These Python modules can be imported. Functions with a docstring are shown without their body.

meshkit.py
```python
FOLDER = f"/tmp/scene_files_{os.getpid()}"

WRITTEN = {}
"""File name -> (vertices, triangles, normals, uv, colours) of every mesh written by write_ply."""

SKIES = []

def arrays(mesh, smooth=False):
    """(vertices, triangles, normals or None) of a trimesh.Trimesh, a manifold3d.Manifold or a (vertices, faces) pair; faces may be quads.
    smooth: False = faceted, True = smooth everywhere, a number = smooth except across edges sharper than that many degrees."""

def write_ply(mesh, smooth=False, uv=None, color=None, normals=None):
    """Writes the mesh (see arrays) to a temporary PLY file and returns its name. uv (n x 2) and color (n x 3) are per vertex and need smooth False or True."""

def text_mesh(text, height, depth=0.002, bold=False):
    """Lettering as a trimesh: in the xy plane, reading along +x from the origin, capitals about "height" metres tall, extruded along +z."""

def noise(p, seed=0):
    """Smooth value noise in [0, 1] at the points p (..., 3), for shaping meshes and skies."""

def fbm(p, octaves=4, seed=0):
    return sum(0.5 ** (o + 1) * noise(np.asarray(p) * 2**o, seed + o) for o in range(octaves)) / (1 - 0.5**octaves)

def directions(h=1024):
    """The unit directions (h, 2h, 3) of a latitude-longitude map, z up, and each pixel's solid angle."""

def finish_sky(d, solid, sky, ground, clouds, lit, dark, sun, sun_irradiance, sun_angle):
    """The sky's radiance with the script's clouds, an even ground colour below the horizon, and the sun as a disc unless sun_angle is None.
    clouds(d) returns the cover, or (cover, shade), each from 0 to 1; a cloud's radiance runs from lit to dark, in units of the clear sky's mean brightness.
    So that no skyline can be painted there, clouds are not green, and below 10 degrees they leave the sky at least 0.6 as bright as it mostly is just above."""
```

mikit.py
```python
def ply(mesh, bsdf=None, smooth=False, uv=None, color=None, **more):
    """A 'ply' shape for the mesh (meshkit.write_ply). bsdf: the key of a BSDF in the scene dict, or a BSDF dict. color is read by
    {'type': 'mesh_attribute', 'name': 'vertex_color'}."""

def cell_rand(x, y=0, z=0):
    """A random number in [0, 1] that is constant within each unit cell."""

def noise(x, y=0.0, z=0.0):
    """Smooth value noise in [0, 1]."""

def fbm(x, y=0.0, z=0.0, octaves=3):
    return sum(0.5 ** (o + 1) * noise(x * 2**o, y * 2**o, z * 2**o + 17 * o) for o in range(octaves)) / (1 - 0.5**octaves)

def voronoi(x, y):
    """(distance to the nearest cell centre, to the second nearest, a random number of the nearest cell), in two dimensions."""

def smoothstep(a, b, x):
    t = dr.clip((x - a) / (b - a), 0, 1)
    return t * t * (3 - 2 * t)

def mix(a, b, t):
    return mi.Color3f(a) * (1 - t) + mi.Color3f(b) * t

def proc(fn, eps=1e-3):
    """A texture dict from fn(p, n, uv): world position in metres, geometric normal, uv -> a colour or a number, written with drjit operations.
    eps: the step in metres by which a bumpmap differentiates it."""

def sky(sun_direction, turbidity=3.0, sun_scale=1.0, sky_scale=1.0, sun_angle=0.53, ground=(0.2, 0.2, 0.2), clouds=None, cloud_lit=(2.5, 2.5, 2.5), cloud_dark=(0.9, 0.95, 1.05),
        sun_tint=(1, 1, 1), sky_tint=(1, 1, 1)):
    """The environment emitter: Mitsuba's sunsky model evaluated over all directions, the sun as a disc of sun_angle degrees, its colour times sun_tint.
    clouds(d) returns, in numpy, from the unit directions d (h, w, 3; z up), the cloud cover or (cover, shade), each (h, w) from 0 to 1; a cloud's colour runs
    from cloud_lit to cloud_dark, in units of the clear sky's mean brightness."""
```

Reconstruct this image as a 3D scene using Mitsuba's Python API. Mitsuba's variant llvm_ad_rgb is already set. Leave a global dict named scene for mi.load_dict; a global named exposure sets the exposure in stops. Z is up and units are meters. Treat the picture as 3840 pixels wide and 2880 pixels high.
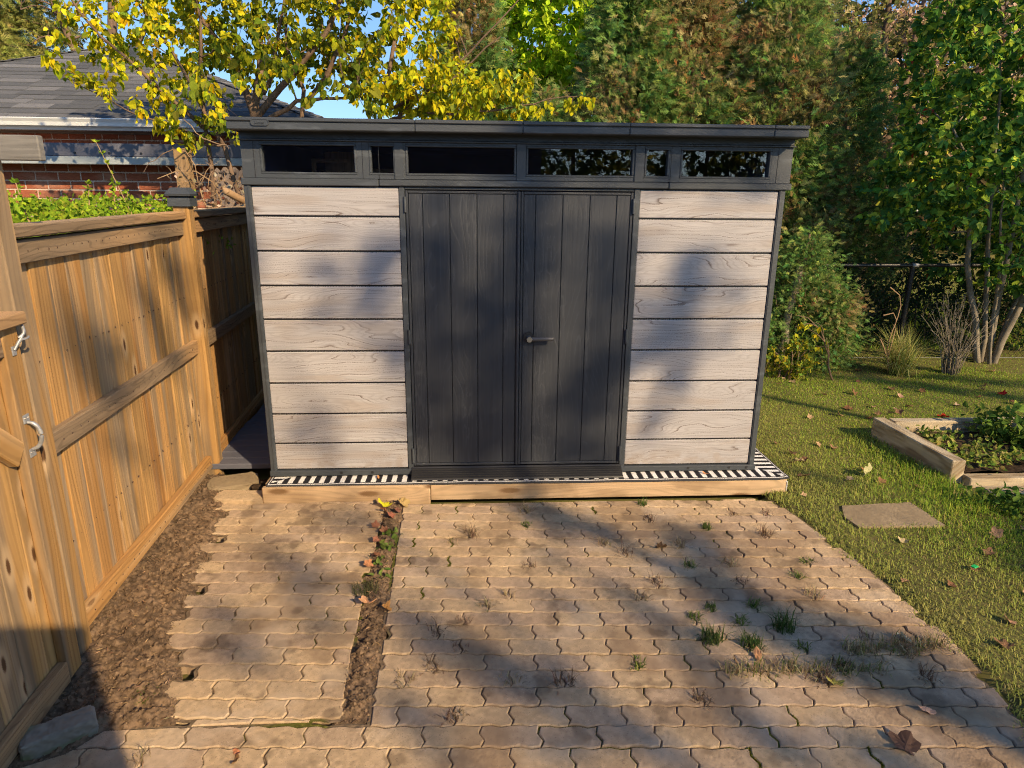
import math, random
import numpy as np, trimesh, mitsuba as mi, drjit as dr
import mikit, meshkit
from shapely.geometry import Polygon, Point
from shapely import affinity, union_all
from scipy.spatial import cKDTree

T = mi.ScalarTransform4f
scene, labels = {}, {}

# ------------------------------------------------------------------ camera, sky, exposure
YAW, PITCH, ROLL = .0588, .2778, .0098
CAM = np.array([1.2867, -4.1363, 1.918])
_f = np.array([math.sin(YAW)*math.cos(PITCH), math.cos(YAW)*math.cos(PITCH), -math.sin(PITCH)])
_r0 = np.array([math.cos(YAW), -math.sin(YAW), 0]); _u0 = np.cross(_r0, _f)
_up = -math.sin(ROLL)*_r0 + math.cos(ROLL)*_u0
scene['camera'] = {'type': 'perspective', 'fov': math.degrees(2*math.atan(1920/2519)), 'fov_axis': 'x', 'near_clip': .02, 'far_clip': 2000.0,
                   'to_world': T().look_at(origin=CAM.tolist(), target=(CAM+_f).tolist(), up=_up.tolist())}
SUN = np.array([.60, -.81, .57]); SUN /= np.linalg.norm(SUN)
scene['sky'] = mikit.sky(SUN.tolist(), turbidity=3, sun_scale=1.0, sky_scale=1.0, sun_tint=(1.0, .955, .86), sky_tint=(.80, .95, 1.18))
exposure = 2.45

# ------------------------------------------------------------------ helpers
def numbered(name):
    if name not in scene and name not in labels and name not in used: used.add(name); return name
    i = counts.get(name, 0) + 1
    while True:
        k = f'{name}_{i:03d}'
        if k not in scene and k not in used: break
        i += 1
    counts[name] = i; used.add(k); return k
used, counts = set(), {}

def thing(name, label, category, group=None):
    k = numbered(name); labels[k] = {'label': label, 'category': category}
    if group: labels[k]['group'] = group
    return k

def put(name, mesh, bsdf, parent=None, smooth=False, uv=None, color=None, label=None, kind=None):
    k = numbered(parent + '__' + name if parent else name)
    scene[k] = mikit.ply(mesh, bsdf, smooth=smooth, uv=uv, color=color)
    if label or kind:
        labels[k] = {}
        if label: labels[k]['label'] = label
        if kind: labels[k]['kind'] = kind
    return k

def single(name, label, category, mesh, bsdf, group=None, **kw):
    k = put(name, mesh, bsdf, **kw); labels[k] = {'label': label, 'category': category}
    if group: labels[k]['group'] = group
    return k

def struct(name, mesh, bsdf, **kw):
    k = put(name, mesh, bsdf, **kw); labels[k] = {'label': kw.get('label') or name.replace('_', ' '), 'kind': 'structure'}
    return k

# chamfered box: 24 vertices, 44 triangles
def _cb():
    V, idx = [], {}
    for c in range(8):
        for a in range(3): idx[c, a] = len(V); V.append((c, a))
    sg = [tuple(1 if c >> k & 1 else -1 for k in range(3)) for c in range(8)]
    F = []
    def cid(s): return sum((1 if s[k] > 0 else 0) << k for k in range(3))
    quads = []
    for a in range(3):
        b, c = (a+1) % 3, (a+2) % 3
        for s in (-1, 1):
            q = []
            for sb, sc in ((-1, -1), (1, -1), (1, 1), (-1, 1)):
                t = [0]*3; t[a] = s; t[b] = sb; t[c] = sc; q.append(idx[cid(t), a])
            quads.append(q)
        for sb in (-1, 1):
            for sc in (-1, 1):
                q = []
                for s, ax in ((-1, b), (1, b), (1, c), (-1, c)):
                    t = [0]*3; t[a] = s; t[b] = sb; t[c] = sc; q.append(idx[cid(t), ax])
                quads.append(q)
    for q in quads: F += [[q[0], q[1], q[2]], [q[0], q[2], q[3]]]
    for c in range(8): F.append([idx[c, 0], idx[c, 1], idx[c, 2]])
    S = np.array([sg[c] for c, a in V], float); A = np.array([a for c, a in V])
    m = np.ones((24, 3)); m[np.arange(24), A] = 0          # which coordinates are pulled in by the bevel
    P = S*(1-.1*m); F = np.array(F)
    for i, f in enumerate(F):
        n = np.cross(P[f[1]]-P[f[0]], P[f[2]]-P[f[0]])
        if n @ P[f].mean(0) < 0: F[i] = f[::-1]
    return S, m, F
_S, _M, _F = _cb()
_pid = [0]
def cbox(lo, hi, bev=.003, long=0, jig=0.0, rng=None):
    """(verts, faces, uv) of a box from lo to hi with bevelled edges; uv: metres along, metres across, in a cell of its own."""
    lo, hi = np.asarray(lo, float), np.asarray(hi, float)
    h = (hi-lo)/2; b = min(bev, .45*h.min())
    v = _S*(h-b*_M)
    _pid[0] += 1; k = _pid[0]
    o = [a for a in range(3) if a != long]
    uv = np.stack([v[:, long]+h[long]+1.0+8*(k % 61), v[:, o[0]]+v[:, o[1]]+h[o[0]]+h[o[1]]+1.0+8*(k//61 % 61)], 1)
    return v+(lo+hi)/2, _F, uv
def tf(m, M):
    M = np.asarray(M, float)
    return (m[0] @ M[:3, :3].T + M[:3, 3],) + tuple(m[1:])
def join(ms):
    ms = list(ms); at = np.cumsum([0]+[len(m[0]) for m in ms])
    out = [np.vstack([m[0] for m in ms]), np.vstack([np.asarray(m[1])+a for m, a in zip(ms, at)])]
    if len(ms[0]) > 2: out.append(np.vstack([m[2] for m in ms]))
    return tuple(out)
def rot(axis, ang, origin=(0, 0, 0)):
    M = trimesh.transformations.rotation_matrix(ang, axis, origin); return M
def putb(name, m, bsdf, parent=None, **kw):
    return put(name, (m[0], m[1]), bsdf, parent, uv=m[2], **kw)
def frame(o, e1):
    """4x4 whose local x runs along e1 (horizontal), z up, origin o"""
    e1 = np.array([e1[0], e1[1], 0.0]); e1 /= np.linalg.norm(e1); e2 = np.array([-e1[1], e1[0], 0])
    M = np.eye(4); M[:3, 0] = e1; M[:3, 1] = e2; M[:3, 3] = o; return M

def tube(points, radii, sides=6, cap=True):
    p = np.asarray(points, float); n = len(p)
    r = np.broadcast_to(np.asarray(radii, float), (n,))
    t = np.gradient(p, axis=0); t /= np.linalg.norm(t, axis=1, keepdims=True)+1e-12
    ref = np.array([0, 0, 1.0]) if abs(t[:, 2]).mean() < .8 else np.array([1.0, 0, 0])
    a = np.cross(t, ref); a /= np.linalg.norm(a, axis=1, keepdims=True)+1e-12
    b = np.cross(t, a); ang = np.arange(sides)*2*np.pi/sides
    v = (p[:, None]+r[:, None, None]*(np.cos(ang)[None, :, None]*a[:, None]+np.sin(ang)[None, :, None]*b[:, None])).reshape(-1, 3)
    i, j = np.meshgrid(np.arange(n-1), np.arange(sides), indexing='ij')
    j2 = (j+1) % sides
    q = np.stack([i*sides+j, i*sides+j2, (i+1)*sides+j2, (i+1)*sides+j], -1).reshape(-1, 4)[:, ::-1]
    f = np.vstack([q[:, [0, 1, 2]], q[:, [0, 2, 3]]])
    if cap:
        k = np.arange(1, sides-1)
        f = np.vstack([f, np.stack([k*0, k, k+1], 1), np.stack([k*0, k+1, k], 1)+(n-1)*sides])
    return v, f
def curve(pts, n=8, wob=0, rng=None):
    """a smooth polyline through pts"""
    from scipy.interpolate import CubicSpline
    p = np.asarray(pts, float); d = np.r_[0, np.cumsum(np.linalg.norm(np.diff(p, axis=0), axis=1))]
    q = CubicSpline(d, p)(np.linspace(0, d[-1], n)) if len(p) > 2 else p[0]+(p[1]-p[0])*np.linspace(0, 1, n)[:, None]
    if wob: q[1:-1] += rng.normal(0, wob, (n-2, 3))
    return q

LEAF4 = (np.array([[0, 0, 0], [.45, .33, .06], [.45, 0, -.03], [.45, -.33, .06], [1, 0, -.1]]), np.array([[0, 2, 1], [0, 3, 2], [1, 2, 4], [2, 3, 4]]))
LEAF8 = (np.array([[0, 0, 0], [.2, .34, .07], [.3, 0, -.02], [.2, -.34, .07], [.6, .29, .03], [.65, 0, -.07], [.6, -.29, .03], [1, 0, -.2]]),
         np.array([[0, 2, 1], [0, 3, 2], [1, 2, 5], [1, 5, 4], [2, 3, 6], [2, 6, 5], [4, 5, 7], [5, 6, 7]]))
def _spray(n=5):
    V, F = [[0, -.03, 0], [0, .03, 0], [1, 0, -.12]], [[0, 2, 1]]
    for i in range(n):
        x = .1+.8*i/n; L = .46*(1-.6*i/n)
        for s in (-1, 1):
            k = len(V); z = -.12*x*x
            V += [[x-.05, 0, z], [x+.06, 0, z], [x+L*.8, s*L*.8, z-.06+.05*((i*7) % 3)]]
            F.append([k, k+1, k+2] if s > 0 else [k+1, k, k+2])
    return np.array(V, float), np.array(F)
SPRAY = _spray()
DIAMOND = (np.array([[0, 0, 0], [.5, .3, .05], [.5, -.3, .05], [1, 0, -.05]]), np.array([[0, 2, 1], [1, 2, 3]]))
def unit(a): return a/(np.linalg.norm(a, axis=-1, keepdims=True)+1e-12)
def leaves(P, D, N, size, col, tpl=LEAF4):
    """one leaf of the template at every P, pointing along D with its face towards N: (verts, faces, colours)"""
    P, D, N = np.asarray(P, float), unit(np.asarray(D, float)), np.asarray(N, float)
    Y = unit(np.cross(N, D)); Z = np.cross(D, Y)
    size = np.broadcast_to(np.asarray(size, float), (len(P),))
    tv, tfc = tpl
    v = P[:, None]+size[:, None, None]*(tv[None, :, :1]*D[:, None]+tv[None, :, 1:2]*Y[:, None]+tv[None, :, 2:]*Z[:, None])
    f = tfc[None]+(np.arange(len(P))*len(tv))[:, None, None]
    c = np.repeat(np.clip(np.asarray(col, float), 0, 1), len(tv), axis=0)
    return v.reshape(-1, 3), f.reshape(-1, 3), c
def rdir(rng, n, up=0.0):
    d = rng.normal(size=(n, 3)); d[:, 2] += up; return unit(d)
def palette(rng, n, cols, w=None, jit=.18):
    cols = np.asarray(cols, float); w = None if w is None else np.asarray(w, float)/np.sum(w)
    c = cols[rng.choice(len(cols), n, p=w)]
    return c*np.exp(rng.normal(0, jit, (n, 1)))*np.exp(rng.normal(0, jit*.3, (n, 3)))

class Wood:
    """a skeleton of branches: limbs given as curves, twigs grown from the nearest point of what stands already towards given tips"""
    def __init__(self, rng): self.rng, self.m, self.P, self.R = rng, [], [], []
    def limb(self, pts, r0, r1, n=10, sides=7, wob=.012):
        c = curve(pts, n, wob, self.rng); r = np.linspace(r0, r1, n)
        self.m.append(tube(c, r, sides)); 
        for k in range(4): 
            q = c[:-1]+(c[1:]-c[:-1])*k/4; self.P.append(q); self.R.append(r[:-1])
        return c
    def grow(self, tips, r=.006, sides=4, sag=.1, n=5, maxlen=9, taper=.35, batch=40, far=0):
        """far: shift the joint back along the limb so that twigs leave at an angle"""
        out = []
        order = np.argsort(np.linalg.norm(tips-np.vstack(self.P).mean(0), axis=1))
        for s in range(0, len(tips), batch):
            P, R = np.vstack(self.P), np.concatenate(self.R); tree = cKDTree(P)
            for t in tips[order[s:s+batch]]:
                d, i = tree.query(t+[0, 0, -far]); a = P[i]
                L = np.linalg.norm(t-a)
                if L > maxlen or L < 1e-3: continue
                mid = (a+t)/2+self.rng.normal(0, .12*L, 3)+[0, 0, sag*L]
                c = curve([a, mid, t], n); rr = min(r, .8*R[i])
                rad = np.linspace(rr, rr*taper, n)
                self.m.append(tube(c, rad, sides, cap=False)); self.P.append(c[1:]); self.R.append(rad[1:]); out.append(c)
        return out
    def mesh(self): return join(self.m)

# ------------------------------------------------------------------ materials
def two(b): return {'type': 'twosided', 'b': b}
def rgb(*c): return {'type': 'rgb', 'value': list(map(float, c))}
def mat(name, fn, rough=.8, spec=.3, bump=None, bscale=.002, beps=.002, **kw):
    col = mikit.proc(fn) if callable(fn) else rgb(*fn)
    b = {'type': 'principled', 'base_color': col, 'roughness': rough, 'specular': spec, **kw}
    if bump is not None: b = {'type': 'bumpmap', 'tex': mikit.proc(bump, eps=beps), 'scale': bscale, 'bsdf': b}
    scene[name] = two(b)
noise, fbm, mix, sst, crand, vor = mikit.noise, mikit.fbm, mikit.mix, mikit.smoothstep, mikit.cell_rand, mikit.voronoi
def cell(uv):
    a, b = dr.floor(uv.x/8), dr.floor(uv.y/8)
    return uv.x-8*a, uv.y-8*b, crand(a, b, 1), crand(a, b, 2), crand(a, b, 3)

def fence_fn(p, n, uv):
    u, v, r, s, t = cell(uv)
    warp = fbm(u*1.1+r*40, v*9+s*30, 0, 2)
    g = fbm(u*1.3+s*20, v*60+warp*8, 0, 3)
    ring = dr.abs(dr.sin((v*38+warp*5+r*6)*3.1416))
    col = mix((.29, .145, .048), (.46, .275, .105), r)*(.82+.36*s)
    col = mix(col, mi.Color3f(.49, .31, .15), sst(.5, .75, fbm(u*.7+9*t, v*14+5*r, 0, 2)))
    col = col*(.66+.5*g)*(1-.22*sst(.75, 1., ring))
    w = sst(.47, .66, fbm(u*.55+r*31, v*11+s*17, 0, 3)+.26*(t-.5))
    col = mix(col, mi.Color3f(.20, .16, .115)*(.5+.85*g), w*.72)
    d1, d2, k = vor(u*2.6+r*13, v*7.5+s*7)
    kn = sst(.80, .83, k)
    col = mix(col, mi.Color3f(.50, .35, .20), (1-sst(.12, .30, d1))*kn*.55)
    col = mix(col, mi.Color3f(.085, .042, .018), (1-sst(.05, .11, d1))*kn)
    return col
mat('fence_wood', fence_fn, .72, .25)
def grey_fn(p, n, uv):
    u, v, r, s, t = cell(uv)
    warp = fbm(u*1.6+r*40, v*11+s*30, 0, 3)
    ring = dr.abs(dr.sin((v*34+warp*7+r*6)*3.1416))
    g = fbm(u*2, v*80, s*9, 3)
    col = mix((.215, .155, .10), (.33, .205, .105), sst(.4, .65, fbm(u*.9+r*9, v*4+t*8, 0, 2)))
    return col*(.55+.75*g)*(1-.25*sst(.85, 1., ring))
mat('grey_wood', grey_fn, .8, .2)
def deck_fn(p, n, uv):
    u, v, r, s, t = cell(uv)
    warp = fbm(u*1.3+r*40, v*9+s*30, 0, 2)
    ring = dr.abs(dr.sin((v*26+warp*7)*3.1416))
    g = fbm(u*1.5, v*70, s*9, 3)
    col = mix((.40, .27, .16), (.50, .36, .225), r*.5+.5*fbm(u*1.2, v*5, 3, 2))
    col = col*(.72+.45*g)*(1-.16*sst(.75, 1., ring))
    d1, d2, k = vor(u*1.7+r*13+.3, v*6+s*7)
    col = mix(col, mi.Color3f(.14, .075, .035), (1-sst(.06, .16, d1))*sst(.55, .6, k))
    dirt = sst(.30, .02, p.z)*sst(.35, .7, fbm(p.x*6, p.z*12, 0, 3))*.5
    return mix(col, mi.Color3f(.17, .11, .06), dirt)
mat('deck_wood', deck_fn, .75, .2)
def bed_fn(p, n, uv):
    u, v, r, s, t = cell(uv)
    g = fbm(u*2, v*60+3*fbm(u*2, v*8, 1, 2), s*9, 3)
    st = sst(.45, .75, fbm(u*5, v*25, r*7, 3))
    return mix((.43, .36, .25), (.24, .18, .11), st)*(.65+.6*g)
mat('bed_wood', bed_fn, .85, .15)
def clad_fn(p, n, uv):
    u, v, r, s, t = cell(uv)
    w = fbm(u*.95+r*60, v*5.0+s*40, 0, 3)
    h = v*34+w*13+.5*noise(u*10, v*60, r*9)
    fr = h-dr.floor(h)
    li = (1-sst(.0, .15, fr))*sst(.25, .6, noise(u*3.5+r*9, v*16+s*9, 3))
    li2 = (1-sst(.0, .3, dr.abs(((h*2.7)-dr.floor(h*2.7))-.5)))*.22
    fine = fbm(u*6, v*190, r*5, 2)
    tone = fbm(u*1.5+s*9, v*4, r*7, 2)
    col = mix((.315, .303, .312), (.395, .382, .394), tone)*(.78+.40*fine)
    col = mix(col, mi.Color3f(.30, .25, .215), sst(.5, .78, fbm(u*2.2+r*5, v*16+3*w, 2, 3))*.45)
    col = mix(col, mi.Color3f(.145, .12, .112), dr.minimum(li*.92+li2, 1))
    return mix(col, mi.Color3f(.24, .18, .13), sst(.42, .16, p.z+.16*noise(p.x*9, p.z*5, 0))*sst(.35, .75, fbm(p.x*25, p.z*30, 2, 3))*.5)
mat('cladding', clad_fn, .6, .3)
def plastic_fn(p, n, uv): return mi.Color3f(.042, .049, .058)*(.85+.3*fbm(p.x*3, p.y*3, p.z*3, 2)+.18*(fbm(p.x*230, p.y*230, p.z*230, 1)-.5))*(1+.5*sst(.62, .8, fbm(p.x*7, p.z*25, 4, 3)))
mat('dark_plastic', plastic_fn, .5, .5, bump=lambda p, n, uv: noise(p.x*260, p.y*260, p.z*260), bscale=.0006, beps=.001)
def door_fn(p, n, uv):
    u, v, r, s, t = cell(uv)
    w = fbm(u*1.2+r*40, v*7+s*30, 0, 2)
    h = v*34+w*9
    fr = h-dr.floor(h)
    li = (1-sst(0, .2, fr))*sst(.4, .7, noise(u*9, v*30, r*5))
    sc = (1-sst(0, .12, dr.abs(noise(u*14, v*120, s*7)-.5)))*sst(.62, .8, noise(u*1.5, v*11, t*9))
    return mi.Color3f(.027, .031, .040)*(.8+.4*fbm(u*3, v*120, r*7, 2))*(1+.35*li)+mi.Color3f(.03)*sc*.5
def door_b(p, n, uv):
    u, v, r, s, t = cell(uv)
    w = fbm(u*1.2+r*40, v*7+s*30, 0, 2); h = v*34+w*9; fr = h-dr.floor(h)
    return fbm(u*8, v*160, r*7, 2)*.4-(1-sst(0, .25, fr))*.6
mat('door_plastic', door_fn, .5, .5, bump=door_b, bscale=.0012, beps=.0015)
mat('black_plastic', (.018, .018, .02), .45, .5)
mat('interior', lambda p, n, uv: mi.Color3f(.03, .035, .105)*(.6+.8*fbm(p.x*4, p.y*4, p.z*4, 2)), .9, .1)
def galv_fn(p, n, uv): return mi.Color3f(.33, .34, .36)*(.6+.6*fbm(p.x*60, p.y*60, p.z*60, 3))
mat('galvanised', galv_fn, .42, .5, metallic=.35)
mat('nickel', (.62, .60, .56), .28, .5, metallic=.9)
mat('black_metal', (.012, .012, .014), .35, .5)
scene['window_glass'] = {'type': 'thindielectric', 'int_ior': 1.5}
def paver_fn(p, n, uv):
    u, v, r, s, t = cell(uv)
    big = fbm(p.x*2.3, p.y*2.3, 1, 3)
    sp = noise(p.x*420, p.y*420, p.z*420)
    g = fbm(p.x*55, p.y*55, p.z*40, 3)
    col = mix((.37, .265, .165), (.45, .335, .21), .6*r+.4*big)
    col = mix(col, mi.Color3f(.315, .235, .18), sst(.45, .8, s)*.55)
    col = col*(.70+.55*g)
    col = mix(col, mi.Color3f(.52, .44, .36), sst(.86, .93, sp)*.6)
    col = mix(col, mi.Color3f(.13, .10, .08), sst(.84, .92, noise(p.x*330+50, p.y*330, 7))*.55)
    col = mix(col, mi.Color3f(.20, .135, .085), sst(.50, .72, fbm(p.x*3.1+7, p.y*3.1, 5, 4))*.6)
    col = mix(col, mi.Color3f(.10, .07, .045), sst(.60, .78, fbm(p.x*9+1, p.y*9+4, 2, 4))*.55)
    col = mix(col, mi.Color3f(.46, .37, .28), sst(.58, .75, fbm(p.x*5+31, p.y*5+2, 8, 3))*.35)
    return col
mat('paver_concrete', paver_fn, .9, .15, bump=lambda p, n, uv: fbm(p.x*130, p.y*130, p.z*130, 3), bscale=.0035, beps=.002)
def joint_fn(p, n, uv):
    g = fbm(p.x*70, p.y*70, 0, 3)
    col = mix((.10, .075, .05), (.22, .16, .105), g)
    m = sst(.55, .66, fbm(p.x*2.9+3, p.y*2.9+8, 0, 3))
    return mix(col, mi.Color3f(.085, .088, .014)*(.5+g), m*.9)
mat('joint_soil', joint_fn, .95, .1, bump=lambda p, n, uv: fbm(p.x*120, p.y*120, 0, 3), bscale=.006)
def soil_fn(p, n, uv):
    g = fbm(p.x*60, p.y*60, p.z*60, 4)
    return mix((.085, .058, .038), (.20, .135, .085), sst(.3, .75, g))*(.7+.6*fbm(p.x*4, p.y*4, 0, 2))
mat('soil', soil_fn, .95, .1)
mat('dark_soil', lambda p, n, uv: soil_fn(p, n, uv)*.34, .95, .1)
def turf_fn(p, n, uv):
    g = fbm(p.x*40, p.y*40, 0, 3)
    return mix(mi.Color3f(.10, .11, .03), mi.Color3f(.17, .14, .06), g)*(.5+.6*fbm(p.x*1.5, p.y*1.5, 2, 2))
mat('turf', turf_fn, .95, .1)
def stone_fn(p, n, uv):
    g = fbm(p.x*45, p.y*45, p.z*45, 4)
    return mix((.20, .15, .095), (.31, .245, .16), g)*(.75+.4*fbm(p.x*6, p.y*6, p.z*6, 2))
mat('slab_stone', stone_fn, .9, .15, bump=lambda p, n, uv: fbm(p.x*70, p.y*70, p.z*70, 3), bscale=.004)
def block_fn(p, n, uv):
    g = fbm(p.x*50, p.y*50, p.z*50, 4)
    return mix(mix((.16, .15, .125), (.27, .25, .21), g), mi.Color3f(.13, .15, .06), sst(.5, .7, fbm(p.x*9, p.y*9, p.z*9, 3))*.7)
mat('block_concrete', block_fn, .95, .1, bump=lambda p, n, uv: fbm(p.x*90, p.y*90, p.z*90, 3), bscale=.006)
def brick_fn(p, n, uv):
    u, v, r, s, t = cell(uv)
    g = fbm(p.x*45, p.y*45, p.z*90, 3)
    col = mix((.29, .085, .045), (.36, .125, .07), r)
    return mix(col, mi.Color3f(.46, .28, .2), sst(.5, .8, fbm(p.x*3, p.z*9, 4, 3))*.45)*(.6+.65*g)
mat('brick', brick_fn, .9, .1)
mat('mortar', lambda p, n, uv: mi.Color3f(.56, .46, .38)*(.7+.5*fbm(p.x*60, p.y*60, p.z*60, 2)), .95, .1)
def shingle_fn(p, n, uv):
    u, v, r, s, t = cell(uv)
    g = noise(p.x*300, p.y*300, p.z*300)
    return mix((.055, .06, .068), (.125, .128, .138), r*r*.8+.2*s)*(.7+.55*g)
mat('shingle', shingle_fn, .95, .1)
mat('gutter_metal', (.50, .52, .52), .4, .4)
mat('soffit_metal', (.20, .16, .14), .6, .3)
mat('canopy_metal', (.10, .105, .135), .5, .4)
mat('canopy_trim', (.30, .34, .36), .5, .4)
mat('white_paint', (.62, .63, .66), .6, .3)
def bark_fn(p, n, uv):
    g = fbm(p.x*38, p.y*38, p.z*9, 3)
    return mix((.075, .05, .036), (.24, .165, .115), g)
mat('bark', bark_fn, .9, .1)
mat('tan_bark', lambda p, n, uv: mix((.20, .125, .07), (.40, .275, .165), fbm(p.x*40, p.y*40, p.z*12, 3)), .9, .1)
mat('grey_bark', lambda p, n, uv: mix((.12, .105, .08), (.30, .26, .20), fbm(p.x*30, p.y*30, p.z*12, 3)), .9, .1)
mat('post_wood', lambda p, n, uv: mix((.17, .11, .06), (.33, .22, .12), fbm(p.x*50, p.y*50, p.z*3, 3)), .9, .1)
mat('rusty_nail', (.07, .045, .035), .6, .4)
mat('silver_wood', lambda p, n, uv: mix((.11, .105, .10), (.24, .23, .215), fbm(p.x*9, p.y*40, p.z*110, 3)), .9, .1)
mat('dark_brick', (.15, .125, .14), .9, .1)
mat('lever_metal', (.075, .072, .076), .4, .5)
VC = {'type': 'mesh_attribute', 'name': 'vertex_color'}
scene['foliage'] = {'type': 'principledthin', 'base_color': VC, 'roughness': .5, 'spec_trans': 0.0, 'diff_trans': .75, 'eta': 1.35}
scene['needles'] = {'type': 'principledthin', 'base_color': VC, 'roughness': .6, 'spec_trans': 0.0, 'diff_trans': .7, 'eta': 1.3}
scene['dry_matter'] = {'type': 'principledthin', 'base_color': VC, 'roughness': .8, 'spec_trans': 0.0, 'diff_trans': .3, 'eta': 1.3}
RX0, RX1, RY0 = -.035, 3.372, -.133          # the rug's edges
def rug_fn(p, n, uv):
    df, ds, dl = p.y-RY0, RX1-p.x, p.x-RX0
    side = dr.minimum(ds, dl) < df
    d = dr.minimum(df, dr.minimum(ds, dl))
    c = dr.select(side, p.y+.02*0, p.x+.008)/.066
    fr = c-dr.floor(c)
    edge = .05*(noise(p.x*90, p.y*90, 0)-.5)
    w = sst(.5-.04, .5+.04, fr+edge)*(1-sst(.95, .99, fr+edge))
    w = dr.select(d < .022, dr.select((d > .008) & (d < .014), .8, .04), w)
    w = dr.select((d > .15) & (d < .19), .9, w)
    tx = .8+.4*noise(p.x*400, p.y*400, 0)
    return mix((.02, .02, .024), (.62, .61, .60), w)*tx
mat('rug_weave', rug_fn, .95, .1)
# ------------------------------------------------------------------ ground, paving, soil
rng = np.random.default_rng(11)
PA = math.radians(-2.6); PU = np.array([math.cos(PA), math.sin(PA)]); PV = np.array([-PU[1], PU[0]])
PL, PH = .2155, .1013
PATIO = Polygon([(.832, -.20), (3.23, -.20), (3.30, -.55), (3.37, -.95), (3.43, -1.65), (3.36, -2.2), (3.30, -3.2), (-.55, -3.2), (-.42, -2.24), (-.16, -2.13), (-.08, -2.03), (.30, -2.02), (.89, -2.05)])
WALK = Polygon([(-.36, -.16), (-.22, -.58), (-.07, -1.47), (.06, -1.75), (.16, -2.02), (.775, -2.02), (.75, -1.6), (.735, -.9), (.72, -.14)])
def outline(n=7):
    """the paver's outline in its own frame: wavy long edges, zigzag ends"""
    w = lambda x: .0066*math.sin(2*math.pi*x/(PL/2)) + .002*math.sin(4*math.pi*x/(PL/2)+.8)
    e = [(0, 0), (.30, .0105), (.64, -.0085), (1, 0)]
    out = []
    for i in range(n): x = PL*i/(n-1); out.append((x, w(x)))
    for t, dx in e[1:-1]: out.append((PL+dx, t*PH))
    for i in range(n): x = PL*(n-1-i)/(n-1); out.append((x, PH+w(x)))
    for t, dx in reversed(e[1:-1]): out.append((dx, t*PH))
    return Polygon(out)
_base = outline()
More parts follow.
